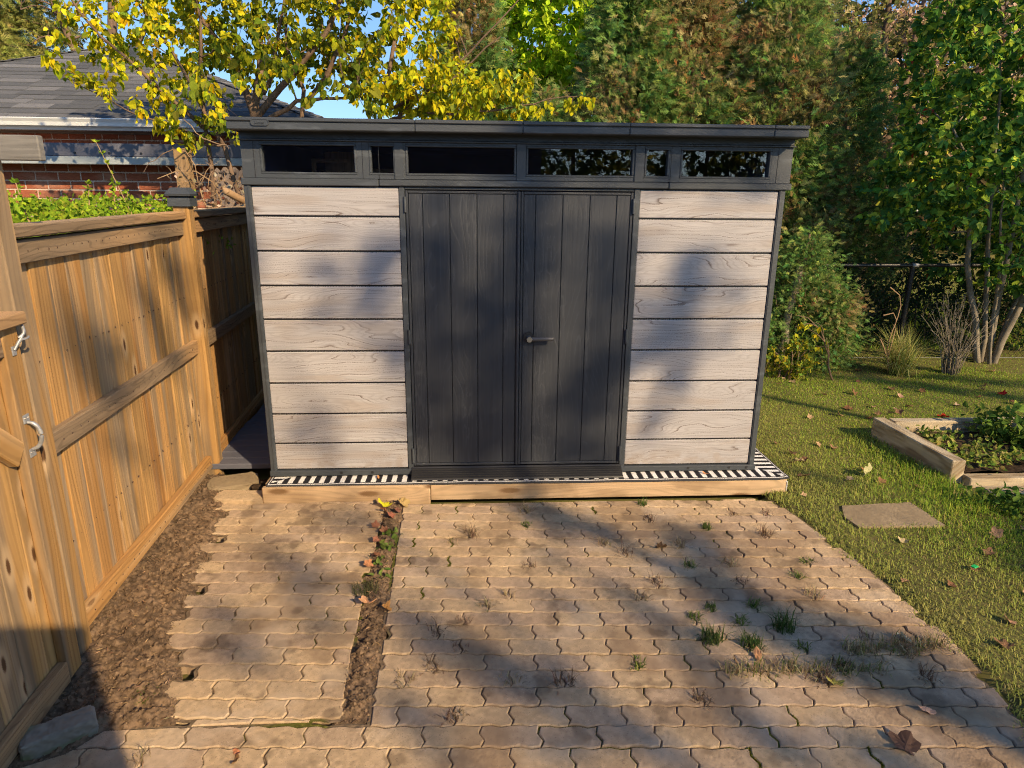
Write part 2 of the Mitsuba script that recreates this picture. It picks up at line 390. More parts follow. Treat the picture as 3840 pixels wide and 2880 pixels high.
def paver_mesh(rg, clip=None):
    o = (_base if clip is None else clip).buffer(-.0018-.0014*rg.random(), join_style=2, mitre_limit=2)
    if o.geom_type != 'Polygon': o = max(o.geoms, key=lambda g: g.area)
    t = o.buffer(-.0038, join_style=2, mitre_limit=2)
    if t.geom_type != 'Polygon': t = max(t.geoms, key=lambda g: g.area)
    if t.area < 4e-4: return None
    def ring(p, m=22):
        L = p.exterior; return np.array([L.interpolate(k/m, normalized=True).coords[0] for k in range(m)])
    # same parametrisation for both rings
    c = np.array(o.exterior.coords)[:-1]; ti = np.array([t.exterior.interpolate(t.exterior.project(Point(*q))).coords[0] for q in c])
    n = len(c); rg2 = rg.normal(0, .0007, (n, 2))
    z = abs(rg.normal(0, .0025)); tilt = np.clip(rg.normal(0, .011, 2), -.02, .02)
    ctr = np.array(t.representative_point().coords[0])
    zz = lambda q: z+(q-ctr) @ tilt
    v = np.vstack([np.c_[c, c[:, 0]*0-.055], np.c_[c+rg2, zz(c)-.004], np.c_[ti+rg2, zz(ti)], [[*ctr, zz(ctr)]]])
    k = np.arange(n); k2 = (k+1) % n
    f = np.vstack([np.stack([k+a*n, k2+a*n, k2+(a+1)*n], 1) for a in (0, 1)]+[np.stack([k+a*n, k2+(a+1)*n, k+(a+1)*n], 1) for a in (0, 1)]+[np.stack([k+2*n, k2+2*n, k*0+3*n], 1)])
    area = np.sum(c[:, 0]*np.roll(c[:, 1], -1)-np.roll(c[:, 0], -1)*c[:, 1])
    if area < 0: f = f[:, ::-1]
    return v, f
paver_spots = []
def lay(name, poly, q0, inset, label):
    P0 = np.array([1.096, -1.998])
    todo, laid = [], []
    for j in range(-16, 22):
        for i in range(-16, 18):
            o = P0+((i+(.5 if j % 2 else 0))*PL)*PU+(q0+j*PH)*PV
            c = o+PL/2*PU+PH/2*PV
            w = affinity.affine_transform(_base, [PU[0], PV[0], PU[1], PV[1], o[0], o[1]]); it = w.intersection(poly)
            if it.geom_type != 'Polygon': it = max(it.geoms, key=lambda g: g.area) if hasattr(it, 'geoms') and len(it.geoms) else it
            a = it.area/w.area
            if a < .16: continue
            cl = None
            if a < .97:
                if name == 'walkway' and c[0] < .2:
                    if a < .5: continue
                else: cl = affinity.affine_transform(it.simplify(.0008), [PU[0], PU[1], PV[0], PV[1], -o @ PU, -o @ PV])
            todo.append((np.hypot(*(c-CAM[:2])), o, cl)); laid.append(w if cl is None else it)
    bed = union_all([g.buffer(.006) for g in laid]).buffer(.006)
    ms = [trimesh.creation.triangulate_polygon(g.simplify(.001), engine='earcut') for g in getattr(bed, 'geoms', [bed])]
    m = join([(np.c_[a[0], np.full(len(a[0]), -.0060)], a[1]) for a in ms])
    struct(name, m, 'joint_soil', label=label)
    todo.sort(key=lambda a: a[0]); rest = []
    for k, (d, o, cl) in enumerate(todo):
        m = paver_mesh(rng, cl)
        if m is None: continue
        v, f = m
        a = rng.normal(0, .006); R = np.array([[math.cos(a), -math.sin(a)], [math.sin(a), math.cos(a)]])
        q = (v[:, :2]-[PL/2, PH/2]) @ R.T+[PL/2, PH/2]+rng.normal(0, .0008, 2)
        xy = o+q[:, :1]*PU+q[:, 1:]*PV
        _pid[0] += 1; kk = _pid[0]
        uv = q+[1+8*(kk % 61), 1+8*(kk//61 % 61)]
        m = (np.c_[xy, v[:, 2]], f, uv); paver_spots.append(o)
        if k < 296: putb('paver', m, 'paver_concrete', name)
        else: rest.append(m)
    if rest: putb('far_paver', join(rest), 'paver_concrete', name, kind='stuff')
    return len(todo)
lay('patio', PATIO, .037, 0, 'interlocking concrete patio paving with zigzag joints')
lay('walkway', WALK, .075, 0, 'narrow paved walkway left of the soil strip')

BEDP = Polygon([(4.50, -.40), (9, -.40), (9, 1.02), (4.50, 1.02)])
def lawn_z(x, y):
    p = np.stack([np.asarray(x)*.9, np.asarray(y)*.9, np.zeros_like(x)], -1)
    return -.012+.030*meshkit.fbm(p, 3, 5)
def edge_x(y): return np.interp(y, [-3.2, -2.2, -1.65, -.95, -.55, -.2, .5], [3.30, 3.36, 3.43, 3.37, 3.30, 3.25, 3.42])
def grid(xs, ys, zf):
    X, Y = np.meshgrid(xs, ys, indexing='ij'); Z = zf(X, Y)
    n, m = X.shape; i, j = np.meshgrid(np.arange(n-1), np.arange(m-1), indexing='ij')
    q = np.stack([i*m+j, (i+1)*m+j, (i+1)*m+j+1, i*m+j+1], -1).reshape(-1, 4)
    return np.stack([X, Y, Z], -1).reshape(-1, 3), np.vstack([q[:, [0, 1, 2]], q[:, [0, 2, 3]]])
def ground_z(X, Y):
    z = lawn_z(X, Y)
    inside = (X < edge_x(Y)+.02) & (Y < 4.2) & (X > -40)
    return np.where(inside, -.065, z)
far = np.array([14, 20, 40, 90, 300.])
struct('ground', grid(np.r_[-far[::-1], np.arange(-8, 12.01, .1), far[0]+1, far[1:]], np.r_[-far[::-1], np.arange(-6, 12.01, .1), far[0]+1, far[1:]], ground_z), 'turf', smooth=True, label='lawn soil under the grass')

# soil strips
LSOIL = Polygon([(-.62, .32), (-.30, .22), (-.28, -.14), (-.205, -.58), (-.06, -1.47), (.07, -1.75), (.17, -2.0), (-.06, -2.04), (-.17, -2.14), (-.44, -2.26), (-.62, -2.9)])
MSOIL = Polygon([(.705, -.12), (.845, -.18), (.855, -.9), (.885, -1.6), (.885, -2.02), (.755, -2.03), (.735, -1.5), (.715, -.7)])
def soil(name, poly, h, label, step=.009, seed=1, nclod=900, tone=1.0):
    x0, y0, x1, y1 = poly.bounds
    def zf(X, Y):
        b = poly.boundary
        d = np.array([b.distance(Point(x, y))*(1 if poly.contains(Point(x, y)) else -1) for x, y in zip(X.ravel()[::1], Y.ravel()[::1])]).reshape(X.shape) if X.size < 60000 else 1
        e = np.clip(d/.06+.25, 0, 1); e = np.where(X < -.40, np.maximum(e, np.clip((d+.2)*5, 0, 1)), e)
        p = np.stack([X, Y, X*0], -1)
        n = (1-np.abs(2*meshkit.fbm(p*13, 4, seed)-1)*1.6)*.55+meshkit.fbm(p*45, 3, seed+9)*.45
        return np.where(d > -.02, -.02+e*(.016+h*(n-.32)), -.07)
    v, f = grid(np.arange(x0, x1, step), np.arange(y0, y1, step), zf)
    f = f[(v[f, 2] > -.06).all(1)]
    k = struct(name, (v, f), 'soil', smooth=True, label=label)
    r = np.random.default_rng(seed+50); P = []
    while len(P) < nclod:
        q = r.uniform([x0, y0], [x1, y1])
        if poly.buffer(.015).contains(Point(*q)): P.append(q)
    P = np.array(P); t = cKDTree(v[:, :2]); z = v[t.query(P)[1], 2]
    O = np.array([[1, 0, 0], [-1, 0, 0], [0, 1, 0], [0, -1, 0], [0, 0, 1], [0, 0, -1.]]); OF = np.array([[0, 2, 4], [2, 1, 4], [1, 3, 4], [3, 0, 4], [2, 0, 5], [1, 2, 5], [3, 1, 5], [0, 3, 5]])
    s = np.exp(r.normal(math.log(.0042), .5, len(P)))
    vv = (P_ := np.c_[P, z+s*.3])[:, None]+s[:, None, None]*O[None]*r.uniform(.6, 1.35, (len(P), 6, 1))*np.array([1.2, 1, .8])
    put('clod', (vv.reshape(-1, 3), (OF[None]+6*np.arange(len(P))[:, None, None]).reshape(-1, 3)), 'soil', k, kind='stuff')
    n = nclod//6
    Q = P_[r.integers(0, len(P_), n)]+r.normal(0, .01, (n, 3))*[1, 1, .2]+[0, 0, .006]
    D = rdir(r, n)*[1, 1, .35]
    m = leaves(Q, D, rdir(r, n, 1), r.uniform(.010, .032, n), palette(r, n, [(.20, .125, .07), (.29, .19, .11), (.13, .08, .045), (.34, .235, .145)]), (DIAMOND[0]*[1, .32, 1], DIAMOND[1]))
    put('mulch_chip', m[:2], 'dry_matter', k, color=m[2], kind='stuff')
    return v
soil_l = soil('soil_border', LSOIL, .055, 'crumbly brown soil between the fence and the walkway', seed=3, nclod=7000)
soil_m = soil('soil_strip', MSOIL, .04, 'narrow strip of soil between the walkway and the patio', seed=8, nclod=2200)

# ------------------------------------------------------------------ platform, rug
deck = thing('deck_platform', 'low timber platform that carries the shed, pale boards along its front', 'deck')
putb('front_board', cbox((1.003, -.125, -.01), (3.362, -.087, .108), .004, 0), 'deck_wood', deck)
putb('front_board', cbox((-.06, -.150, -.035), (1.000, -.112, .105), .006, 0), 'deck_wood', deck)
putb('side_board', cbox((3.324, -.086, -.03), (3.360, 2.3, .104), .004, 1), 'deck_wood', deck)
for i in range(17):
    y = .30+i*.118
    putb('plank', cbox((-.60+.03*rng.random(), y, .045), (.02, y+.108, .085), .005, 0), 'canopy_metal', deck)
for i in range(20):
    y = -.085+i*.12
    putb('floor_board', cbox((.02 if y > .2 else -.055, y, .07), (3.322, y+.114, .1085), .004, 0), 'deck_wood', deck)
putb('clip', join([cbox((3.361, -.13, .045), (3.366, -.08, .085), .001), cbox((3.353, -.1275, .085), (3.366, -.08, .0885), .001), cbox((3.361, -.1295, .02), (3.365, -.112, .045), .001)]), 'white_paint', deck, label='small white plastic corner clip')
# rug: a thin sheet that sags over the front edge
xs = np.linspace(RX0, RX1, 140); ys = np.r_[np.linspace(RY0, .0, 14), np.linspace(.03, .62, 22)]
def rug_z(X, Y):
    p = np.stack([X*6, Y*6, X*0], -1)
    return .1145+.0055*meshkit.fbm(p, 3, 4)+.010*np.exp(-((Y-RY0)/.02)**2)*0-.010*(np.clip((RY0+.018-Y)/.018, 0, 1))**2+.012*np.clip((X-3.30)/.1, 0, 1)*np.clip(1-np.abs(Y-RY0)/.1, 0, 1)
rv, rf = grid(xs, ys, rug_z)
n = len(rv); kb = np.arange(140)*36
lowv = rv-[0, 0, .006]
def skirt(ids): return np.vstack([np.stack([ids[:-1], ids[:-1]+n, ids[1:]+n], 1), np.stack([ids[:-1], ids[1:]+n, ids[1:]], 1)])
edges = [np.arange(140)[::-1]*36, np.arange(36)[::-1]*1+0, 139*36+np.arange(36)]
rf2 = np.vstack([rf, rf[:, ::-1]+n]+[skirt(e) for e in (kb, kb[::-1])]+[skirt(139*36+np.arange(36)), skirt((139*36+np.arange(36))[::-1]), skirt(np.arange(36)), skirt(np.arange(36)[::-1])])
single('outdoor_rug', 'black and white striped outdoor rug under the shed, edges showing on the platform', 'rug', (np.vstack([rv, lowv]), rf2), 'rug_weave')

# ------------------------------------------------------------------ shed
shed = thing('garden_shed', 'dark grey resin garden shed with pale wood grain panels and clerestory windows', 'shed')
def sp(name, lo, hi, mt='dark_plastic', bev=.003, parent=shed, long=0, **kw): return putb(name, cbox(lo, hi, bev, long), mt, parent, **kw)
ZB = .165
seam = [ZB, .346, .546, .750, .956, 1.157, 1.363, 1.569, 1.772, 1.944]
for x0, x1 in ((.004, .852), (2.288, 3.136)):
    for k in range(9):
        sp('wall_plank', (x0, -.002, seam[k]+.0055), (x1, .022, seam[k+1]-.0055), 'cladding', .004)
    sp('backing', (x0-.002, .010, ZB), (x1+.002, .030, 1.95), 'black_plastic', .001)
# side and back walls
for x0, x1 in ((-.030, -.004), (3.144, 3.170)):
    for k in range(9): sp('side_plank', (x0, .06, seam[k]+.005), (x1, 2.10, seam[k+1]-.005), 'cladding', .004, long=1)
    sp('side_band', (x0+.001, .05, 1.947), (x1-.001, 2.11, 2.19))
sp('back_wall', (-.02, 2.08, ZB), (3.16, 2.11, 2.247), 'interior')
for x in (-.003, 3.135): sp('inner_wall', (x, .032, ZB), (x+.008, 2.079, 2.246), 'interior')
sp('ceiling', (.006, .032, 2.225), (3.134, 2.079, 2.2465), 'interior')
sp('floor', (-.02, .035, .118), (3.16, 2.08, .150), 'interior')
# corner posts, built of two ribs
for xa, xb in ((-.036, .004), (3.136, 3.176)):
    sp('corner_post', (xa, -.010, ZB-.03), (xb, .045, 1.947), long=2)
    xm = (xa+xb)/2
    sp('post_rib', (xm-.006+(.008 if xa < 1 else -.008), -.014, ZB-.028), (xm+.006+(.008 if xa < 1 else -.008), -.0085, 1.946), long=2, bev=.002)
sp('bottom_rail', (-.040, -.022, .127), (.884, .03, .163)); sp('bottom_rail', (2.256, -.022, .127), (3.182, .03, .163))
for x in (2.72, 3.0, 3.12, .42, .62): sp('screw_boss', (x-.008, -.025, .139), (x+.008, -.0215, .156), 'black_plastic', .001)
# clerestory band
sp('lower_band', (-.044, -.024, 1.945), (.740, .03, 1.984), bev=.005); sp('lower_band', (.743, -.026, 1.947), (2.452, .03, 1.983), bev=.005); sp('lower_band', (2.455, -.024, 1.945), (3.204, .03, 1.984), bev=.005)
wins = [(.085, .605), (.702, .828), (.912, 1.530), (1.612, 2.228), (2.316, 2.440), (2.530, 3.056)]
W0, W1 = 2.020, 2.166
edgesx = [-.034]+[v for a, b in wins for v in (a, b)]+[3.196]
for i in range(0, len(edgesx), 2):
    sp('mullion', (edgesx[i]+(.0 if i == 0 else .012), -.008, 1.985), (edgesx[i+1]-(.0 if i == len(edgesx)-2 else .012), .03, 2.190), long=2, bev=.002)
for x in (.038, .652, .745, 2.462, 3.108): sp('panel_joint', (x-.0015, -.0105, 1.986), (x+.0015, -.0075, 2.189), 'black_plastic', .0005, long=2)
for x in (.862, 1.571, 2.272): sp('pilaster', (x-.027, -.016, 1.9845), (x+.027, -.0075, 2.189), long=2, bev=.003)
for a, b in wins:
    sp('rail', (a-.014, -.008, 1.985), (b+.014, .03, W0-.010), bev=.002); sp('rail', (a-.014, -.008, W1+.010), (b+.014, .03, 2.190), bev=.002)
    w = putb('window', join([cbox((a-.013, -.012, W0-.012), (b+.013, .028, W0), .004), cbox((a-.013, -.012, W1), (b+.013, .028, W1+.012), .004), cbox((a-.013, -.0115, W0+.0004), (a, .028, W1-.0004), .004, 2), cbox((b, -.0115, W0+.0004), (b+.013, .028, W1-.0004), .004, 2)]), 'dark_plastic', shed)
    put('pane', (np.array([[a, .016, W0], [b, .016, W0], [b, .016, W1], [a, .016, W1]]), np.array([[0, 1, 2], [0, 2, 3]])), 'window_glass', w)
# frieze and thin bead under the eave
sp('bead', (-.040, -.026, 2.190), (3.202, .03, 2.1985), bev=.003)
sp('frieze', (-.034, -.014, 2.2), (3.196, .03, 2.246), bev=.002)
# roof: slopes down to the back
roof = putb('roof', join([cbox((-.050, -.05, 2.248), (3.212, 2.24, 2.285), .006)]), 'dark_plastic', shed)
def fb(name, lo, hi, mt='dark_plastic', bev=.003, **kw): return putb(name, cbox(lo, hi, bev), mt, roof, **kw)
xj = [-.056, .968, 1.569, 2.174, 3.010, 3.214]
for k in range(5):
    fb('fascia_upper', (xj[k]+.0008, -.150, 2.2805), (xj[k+1]-.0008, -.04, 2.3005), bev=.004)
    fb('fascia_lower', (xj[k]+.0008, -.146, 2.236), (xj[k+1]-.0008, -.045, 2.2755), bev=.005)
fb('fascia_core', (-.052, -.138, 2.240), (3.210, -.05, 2.297), 'black_plastic', .001)
for xa, xb in ((-.056, -.047), (3.206, 3.214)):
    putb('side_fascia', cbox((xa, -.0445, 2.235), (xb, 2.25, 2.299), .003, 1), 'dark_plastic', roof)
# raised oval badge with lettering
def oval(w, h, d, n=14):
    o = Point(0, 0).buffer(h/2, quad_segs=n); o = o.union(affinity.translate(o, w-h, 0)).convex_hull
    return affinity.translate(o, -(w-h)/2, 0)
ov = oval(.098, .034, 0); ring = ov.difference(ov.buffer(-.0025))
def onface(m, y, x, z):
    v = np.asarray(m.vertices); return np.stack([v[:, 0]+x, y-v[:, 2], v[:, 1]+z], 1), np.asarray(m.faces)
bx, bz = .128, 2.273
bad = put('badge', onface(trimesh.creation.extrude_polygon(ov, .011, engine='earcut'), -.140, bx, bz), 'dark_plastic', roof)
put('badge_rim', onface(trimesh.creation.extrude_polygon(ring, .004, engine='earcut'), -.1505, bx, bz), 'dark_plastic', roof)
tm = meshkit.text_mesh('keter', .0135, .0035, bold=True); c = tm.bounds.mean(0)
tm.vertices -= [c[0], c[1], 0]; tm.vertices[:, 0] *= 1.18
put('badge_lettering', onface(tm, -.1508, bx, bz-.001), 'dark_plastic', roof, label="raised lettering 'keter' on the badge")
# doors
for xa, xb in ((.853, .886), (2.253, 2.287)): sp('door_post', (xa, -.008, ZB-.02), (xb, .03, 1.9448), long=2)
sp('door_head', (.8865, -.004, 1.929), (2.2525, .03, 1.9445))
def door(x0, x1, left):
    d = putb('door', cbox((x0, .006, .182), (x1, .034, 1.924), .003, 2), 'black_plastic', shed)
    def dp(name, lo, hi, mt='door_plastic', bev=.0025, long=2): return putb(name, cbox(lo, hi, bev, long), mt, d)
    w = x1-x0; b = .016
    cuts = [x0+b, x0+.098, x0+.258, x0+.420, x0+.580, x1-b] if left else [x0+b, x0+.087, x0+.250, x0+.414, x0+.575, x1-b]
    for k in range(5): dp('door_plank', (cuts[k]+.0016, -.001, .200), (cuts[k+1]-.0016, .012, 1.906), bev=.004)
    dp('edge', (x0, -.005, .182), (x0+b-.001, .012, 1.924)); dp('edge', (x1-b+.001, -.005, .182), (x1, .012, 1.924))
    dp('edge', (x0+b-.0005, -.0045, 1.9085), (x1-b+.0005, .012, 1.9235), long=0); dp('edge', (x0+b-.0005, -.0045, .1825), (x1-b+.0005, .012, .1985), long=0)
    return d
dl = door(.890, 1.566, True); dr_ = door(1.574, 2.249, False)
putb('astragal', cbox((1.556, -.012, .184), (1.571, -.004, 1.922), .002, 2), 'door_plastic', dl)
for d, x in ((dl, .8875), (dr_, 2.2515)):
    for z0, z1 in ((1.800, 1.888), (1.003, 1.092), (.205, .306)):
        h = tube([(x, -.013, z0), (x, -.013, z1)], .0085, 10); put('hinge', h, 'dark_plastic', d, smooth=40)
# lever handle
hx, hz = 1.632, 1.040
R = trimesh.creation.cylinder(.034, .012, sections=32); R.apply_transform(rot([1, 0, 0], math.pi/2)); R.apply_translation((hx, -.010, hz+.004))
hd = put('handle', R, 'black_plastic', dr_, smooth=40)
def cyl(name, a, b, r, mt, par, sides=24): return put(name, tube([a, b], r, sides), mt, par, smooth=40)
hub = trimesh.creation.cylinder(.0165, .042, sections=28); hub.apply_transform(rot([1, 0, 0], math.pi/2)); hub.apply_translation((hx, -.036, hz))
lev = trimesh.util.concatenate([hub, trimesh.Trimesh(*tube(curve([(hx, -.052, hz), (hx+.03, -.055, hz+.001), (hx+.150, -.052, hz+.001)], 8), [.013, .013, .0125, .0125, .0125, .0125, .0125, .012], 16), process=False)])
put('lever', lev, 'lever_metal', dr_, smooth=40, label='black lever of the right door')
kn = trimesh.creation.cylinder(.0165, .010, sections=28); kn.apply_transform(rot([1, 0, 0], math.pi/2)); kn.apply_translation((hx, -.0655, hz))
put('lock_button', kn, 'nickel', dr_, smooth=40, label='round silver lock button')
# ribbed threshold ramp
prof = [(-.004, .178), (-.012, .176)]
for k in range(5): prof += [(-.018-k*.018, .170-k*.008), (-.030-k*.018, .168-k*.008), (-.0305-k*.018, .163-k*.008)]
prof += [(-.106, .124), (-.004, .124)]
pm = trimesh.creation.extrude_polygon(Polygon(prof).buffer(0), 2.262-.878, engine='earcut')
v = np.asarray(pm.vertices); put('threshold', (np.stack([v[:, 2]+.878, v[:, 0], v[:, 1]], 1), np.asarray(pm.faces)), 'black_plastic', shed)
# what shows inside
wf = thing('wooden_frame', 'pale wooden frame and boards inside the shed, seen through the leftmost window', 'frame')
for lo, hi in (((.25, .9, 1.7), (.52, .93, 2.18)), ((.40, 1.2, 1.95), (.75, 1.24, 2.08)), ((.20, .7, 1.6), (.225, .74, 2.10)), ((.43, .7, 1.6), (.455, .74, 2.10)), ((.20, .7, 2.10), (.455, .74, 2.125))):
    putb('board', cbox(lo, hi, .003, 2), 'deck_wood', wf)
# ------------------------------------------------------------------ fence and gate
FD = np.array([-.0655, .9979]); FN = np.array([.9979, .0655]); FA = np.array([-.4048, -1.598])
FM = np.eye(4); FM[:2, 0] = FD; FM[:2, 1] = -FN; FM[:2, 3] = FA
def fbox(s0, s1, o0, o1, z0, z1, bev=.004, long=2):
    """a box in the fence's own frame: s along it, o out of its face towards the yard"""
    return tf(cbox((s0, -o1, z0), (s1, -o0, z1), bev, long), FM)
fence = thing('board_fence', 'honey brown timber board fence with weathered grey rails running back beside the shed', 'fence')
fr = np.random.default_rng(5)
def bay(s0, s1, nb, z0=.075):
    w = (s1-s0)/nb; cuts = [s0]+[s0+w*(i+fr.uniform(-.08, .08)) for i in range(1, nb)]+[s1]
    for a, b in zip(cuts[:-1], cuts[1:]):
        d = fr.uniform(-.006, .006)
        putb('board', fbox(a+.0022, b-.0022, -.060+d, -.0395+d, z0, 1.728, .003), 'fence_wood', fence)
    putb('cap_rail', fbox(s0-.005, s1+.005, -.085, .022, 1.737, 1.784, .006, 0), 'grey_wood', fence)
    putb('top_rail', fbox(s0, s1, -.039, -.002, 1.640, 1.728, .004, 0), 'grey_wood', fence)
    putb('middle_rail', fbox(s0, s1, -.0385, .002, .874, .966, .005, 0), 'grey_wood', fence)
    putb('bottom_rail', fbox(s0, s1, -.0385, .002, .060, .150, .005, 0), 'fence_wood', fence)
    put('nails', join([tf(tube([(a+dz, -(o-.002), z+fr.normal(0, .006)), (a+dz, -(o+.0012), z)], .0032, 6), FM) for a in cuts[:-1] for o, zs in ((-.0395+.004, (.45, 1.25)), (.002, (.92,)), (-.002, (1.685,)), (.002, (.105,))) for z in zs for dz in (.03, .105)]), 'rusty_nail', fence, kind='stuff')
    putb('back_rail', fbox(s0, s1, -.098, -.061, 1.60, 1.69, .004, 0), 'fence_wood', fence)
bay(.075, 1.905, 13); bay(2.005, 3.78, 13)
for s, top in ((-.025, 2.02), (1.91, 1.815), (3.785, 1.815)):
    putb('post', fbox(s, s+.094, -.055, .028 if s < 1 else .042, -.05, top, .005), 'fence_wood', fence)
hb = putb('header_board', tf(cbox((-1.25, -1.600, 2.008), (-.205, -1.566, 2.092), .004, 0), np.eye(4)), 'silver_wood', fence, label='weathered grey board end at the top of the gate post')
putb('gravel_board', fbox(-.05, 3.8, -.10, -.045, -.06, .055, .003, 0), 'grey_wood', fence)
# post cap light
def pyr(s, o, z, hw0, hw1, h):
    v = []
    for hw, zz in ((hw0, z), (hw1, z+h)):
        for a, b in ((-1, -1), (1, -1), (1, 1), (-1, 1)): v.append((s+a*hw, -(o)+b*hw, zz))
    f = [[0, 2, 1], [0, 3, 2], [4, 5, 6], [4, 6, 7]]
    for k in range(4): f += [[k, (k+1) % 4, 4+(k+1) % 4], [k, 4+(k+1) % 4, 4+k]]
    return tf((np.array(v, float), np.array(f)), FM)
cs, co = 1.957, -.0065
cap = thing('post_cap_light', 'black square cap light on top of the fence post', 'light')
for nm, a in (('skirt', (1.8155, .068, .066, .050)), ('gap', (1.8655, .056, .056, .012)), ('brim', (1.8775, .074, .077, .012)), ('roof', (1.8895, .077, .050, .034)), ('top', (1.9235, .050, .046, .005))):
    put(nm, pyr(cs, co, *a), 'dark_plastic' if nm != 'gap' else 'black_plastic', cap)
# gate, a little in front of the fence's face
gate = thing('timber_gate', 'timber gate of honey brown boards with diagonal brace and metal pull handle', 'gate')
GO = .070
G1 = -.105; G0 = -1.11
def gb(nm, s0, s1, o0, o1, z0, z1, mt='fence_wood', bev=.004, long=2, **kw): return putb(nm, fbox(s0, s1, GO+o0, GO+o1, z0, z1, bev, long), mt, gate, **kw)
cuts = np.linspace(G0, G1, 8)
for a, b in zip(cuts[:-1], cuts[1:]): gb('board', a+.0015, b-.0015, -.060, -.041+fr.uniform(-.002, .002), .045, 1.45, bev=.003)
gb('stile', G1-.092, G1, -.040, -.002, .035, 1.452); gb('stile', G0, G0+.092, -.040, -.002, .035, 1.452)
gb('bottom_rail', G0+.094, G1-.094, -.040, .0, .030, .122, 'grey_wood', long=0)
gb('top_rail', G0+.094, G1-.094, -.040, -.003, 1.355, 1.45, 'grey_wood', long=0)
gb('cap_rail', G0, G1+.015, -.065, .030, 1.454, 1.498, 'grey_wood', .005, 0)
br = cbox((-.30, -.045, -.0), (.30, .045, .037), .004, 0)
v = br[0]; a = math.radians(-42); 
M = np.eye(4); M[:3, 0] = [math.cos(a), 0, math.sin(a)]; M[:3, 1] = [-math.sin(a), 0, math.cos(a)]; M[:3, 2] = [0, -1, 0]; M[:3, 3] = [G1-.33, -(GO-.0395), 1.20]
q = tf(br, M); q = (q[0], q[1], q[2])
putb('brace', tf(q, FM), 'fence_wood', gate)
def gp(s, o, z): return np.array([s, -(GO+o), z])
def gput(nm, m, mt, par, **kw): return put(nm, tf((np.asarray(m[0]), np.asarray(m[1])), FM), mt, par, **kw)
HS = G1-.052
hp = [gp(HS-.002, .003, 1.105), gp(HS+.002, .022, 1.097), gp(HS+.004, .036, 1.072), gp(HS+.004, .036, 1.038), gp(HS+.002, .022, 1.010), gp(HS-.002, .003, 1.002)]
hk = gput('handle', tube(curve(hp, 18), [.006]*2+[.0075]*14+[.006]*2, 10), 'galvanised', gate, smooth=50)
for z in (1.118, .989):
    put('plate', tf(cbox((HS-.019, -(GO+.003), z-.016), (HS+.017, -(GO-.0015), z+.016), .0015, 2)[:2], FM), 'galvanised', hk)
    for ds in (-.011, .009): gput('screw', tube([gp(HS+ds, .002, z+.003), gp(HS+ds, .0055, z+.003)], .003, 8), 'nickel', hk)
lz = 1.415
def lp(ds, o, dz): return gp(G1-.012+ds*.6, o, lz+dz*.6)
lt = gput('latch', tube([lp(-.062, .004, -.075), lp(-.030, .012, -.035), lp(-.006, .020, -.005)], [.005, .006, .005], 8), 'galvanised', gate, smooth=50)
put('latch_plate', tf(cbox((G1-.057, -(GO+.003), lz-.065), (G1-.034, -(GO-.0015), lz-.032), .002, 2)[:2], FM), 'galvanised', lt)
gput('latch_arm', tube(curve([lp(-.02, .02, -.02), lp(.02, .024, -.022), lp(.055, .020, -.018)], 6), .004, 8), 'galvanised', lt, smooth=50)
gput('latch_catch', tube(curve([lp(-.015, .01, -.01), lp(.012, .022, .02), lp(.03, .014, .05), lp(.045, .006, .07)], 8), [.006]*6+[.005]*2, 8), 'galvanised', lt, smooth=50)
gput('latch_ring', tube([lp(.045, .006, .07)+.007*np.array([math.cos(t), 0, math.sin(t)]) for t in np.linspace(0, 2*math.pi, 16)], .002, 6), 'galvanised', lt, smooth=50)

# loose stones
def rock(size, seed, sub=3, amp=.12, box=.75):
    m = trimesh.creation.icosphere(subdivisions=sub); v = m.vertices
    w = np.sign(v)*np.abs(v)**(1-box*.72); w /= np.abs(w).max()
    w = w*(1+amp*(meshkit.fbm(v*2.2+seed, 3, seed)-.5)[:, None]*2)
    return w*np.asarray(size), m.faces
bm = trimesh.creation.box((.235, .098, .088)).subdivide_to_size(.009); v = np.array(bm.vertices); f = bm.faces
q_ = np.abs(v)/[.1175, .049, .044]; v = v*(1-.07*np.clip(np.sort(q_, axis=1)[:, 1:2]-.8, 0, 1)/.2)
v = v+(meshkit.fbm(v*40, 3, 4)[:, None]-.5)*.010*np.sign(v)+(meshkit.fbm(v*130, 2, 5)[:, None]-.5)*.004
M = rot([0, 0, 1], math.radians(35)); M[:3, 3] = (-.215, -2.065, .022)
single('concrete_block', 'mossy grey concrete block lying on the soil below the gate', 'block', tf((v, f), M), 'block_concrete', smooth=True)
v, f = rock((.155, .105, .030), 9, 4, .16, .8)
M = rot([0, 0, 1], math.radians(20)); M[:3, 3] = (-.335, .145, .012)
single('flat_stone', 'flat tan sandstone lying between the fence and the shed platform', 'stone', tf((v, f), M), 'slab_stone', smooth=40)
for x, y, s, sd in ((-.16, .06, .035, 2), (-.10, .03, .028, 5), (-.13, .14, .03, 7), (-.08, .10, .025, 12)):
    v, f = rock((s, s*.8, s*.6), sd, 2, .2, .5); v = v+[x, y, .015]
    single('pebble', 'small dark pebble in the corner beside the platform', 'pebble', (v, f), 'dark_soil', group='pebbles beside the platform', smooth=40)
# edging slab left of the timber
v, f = rock((.16, .075, .03), 21, 4, .08, 1.0); M = rot([0, 0, 1], math.radians(-4)); M[:3, 3] = (-.215, -.085, .005)
single('edging_slab', 'pale stone edging slab left of the platform board', 'slab', tf((v, f), M), 'paver_concrete', smooth=40)
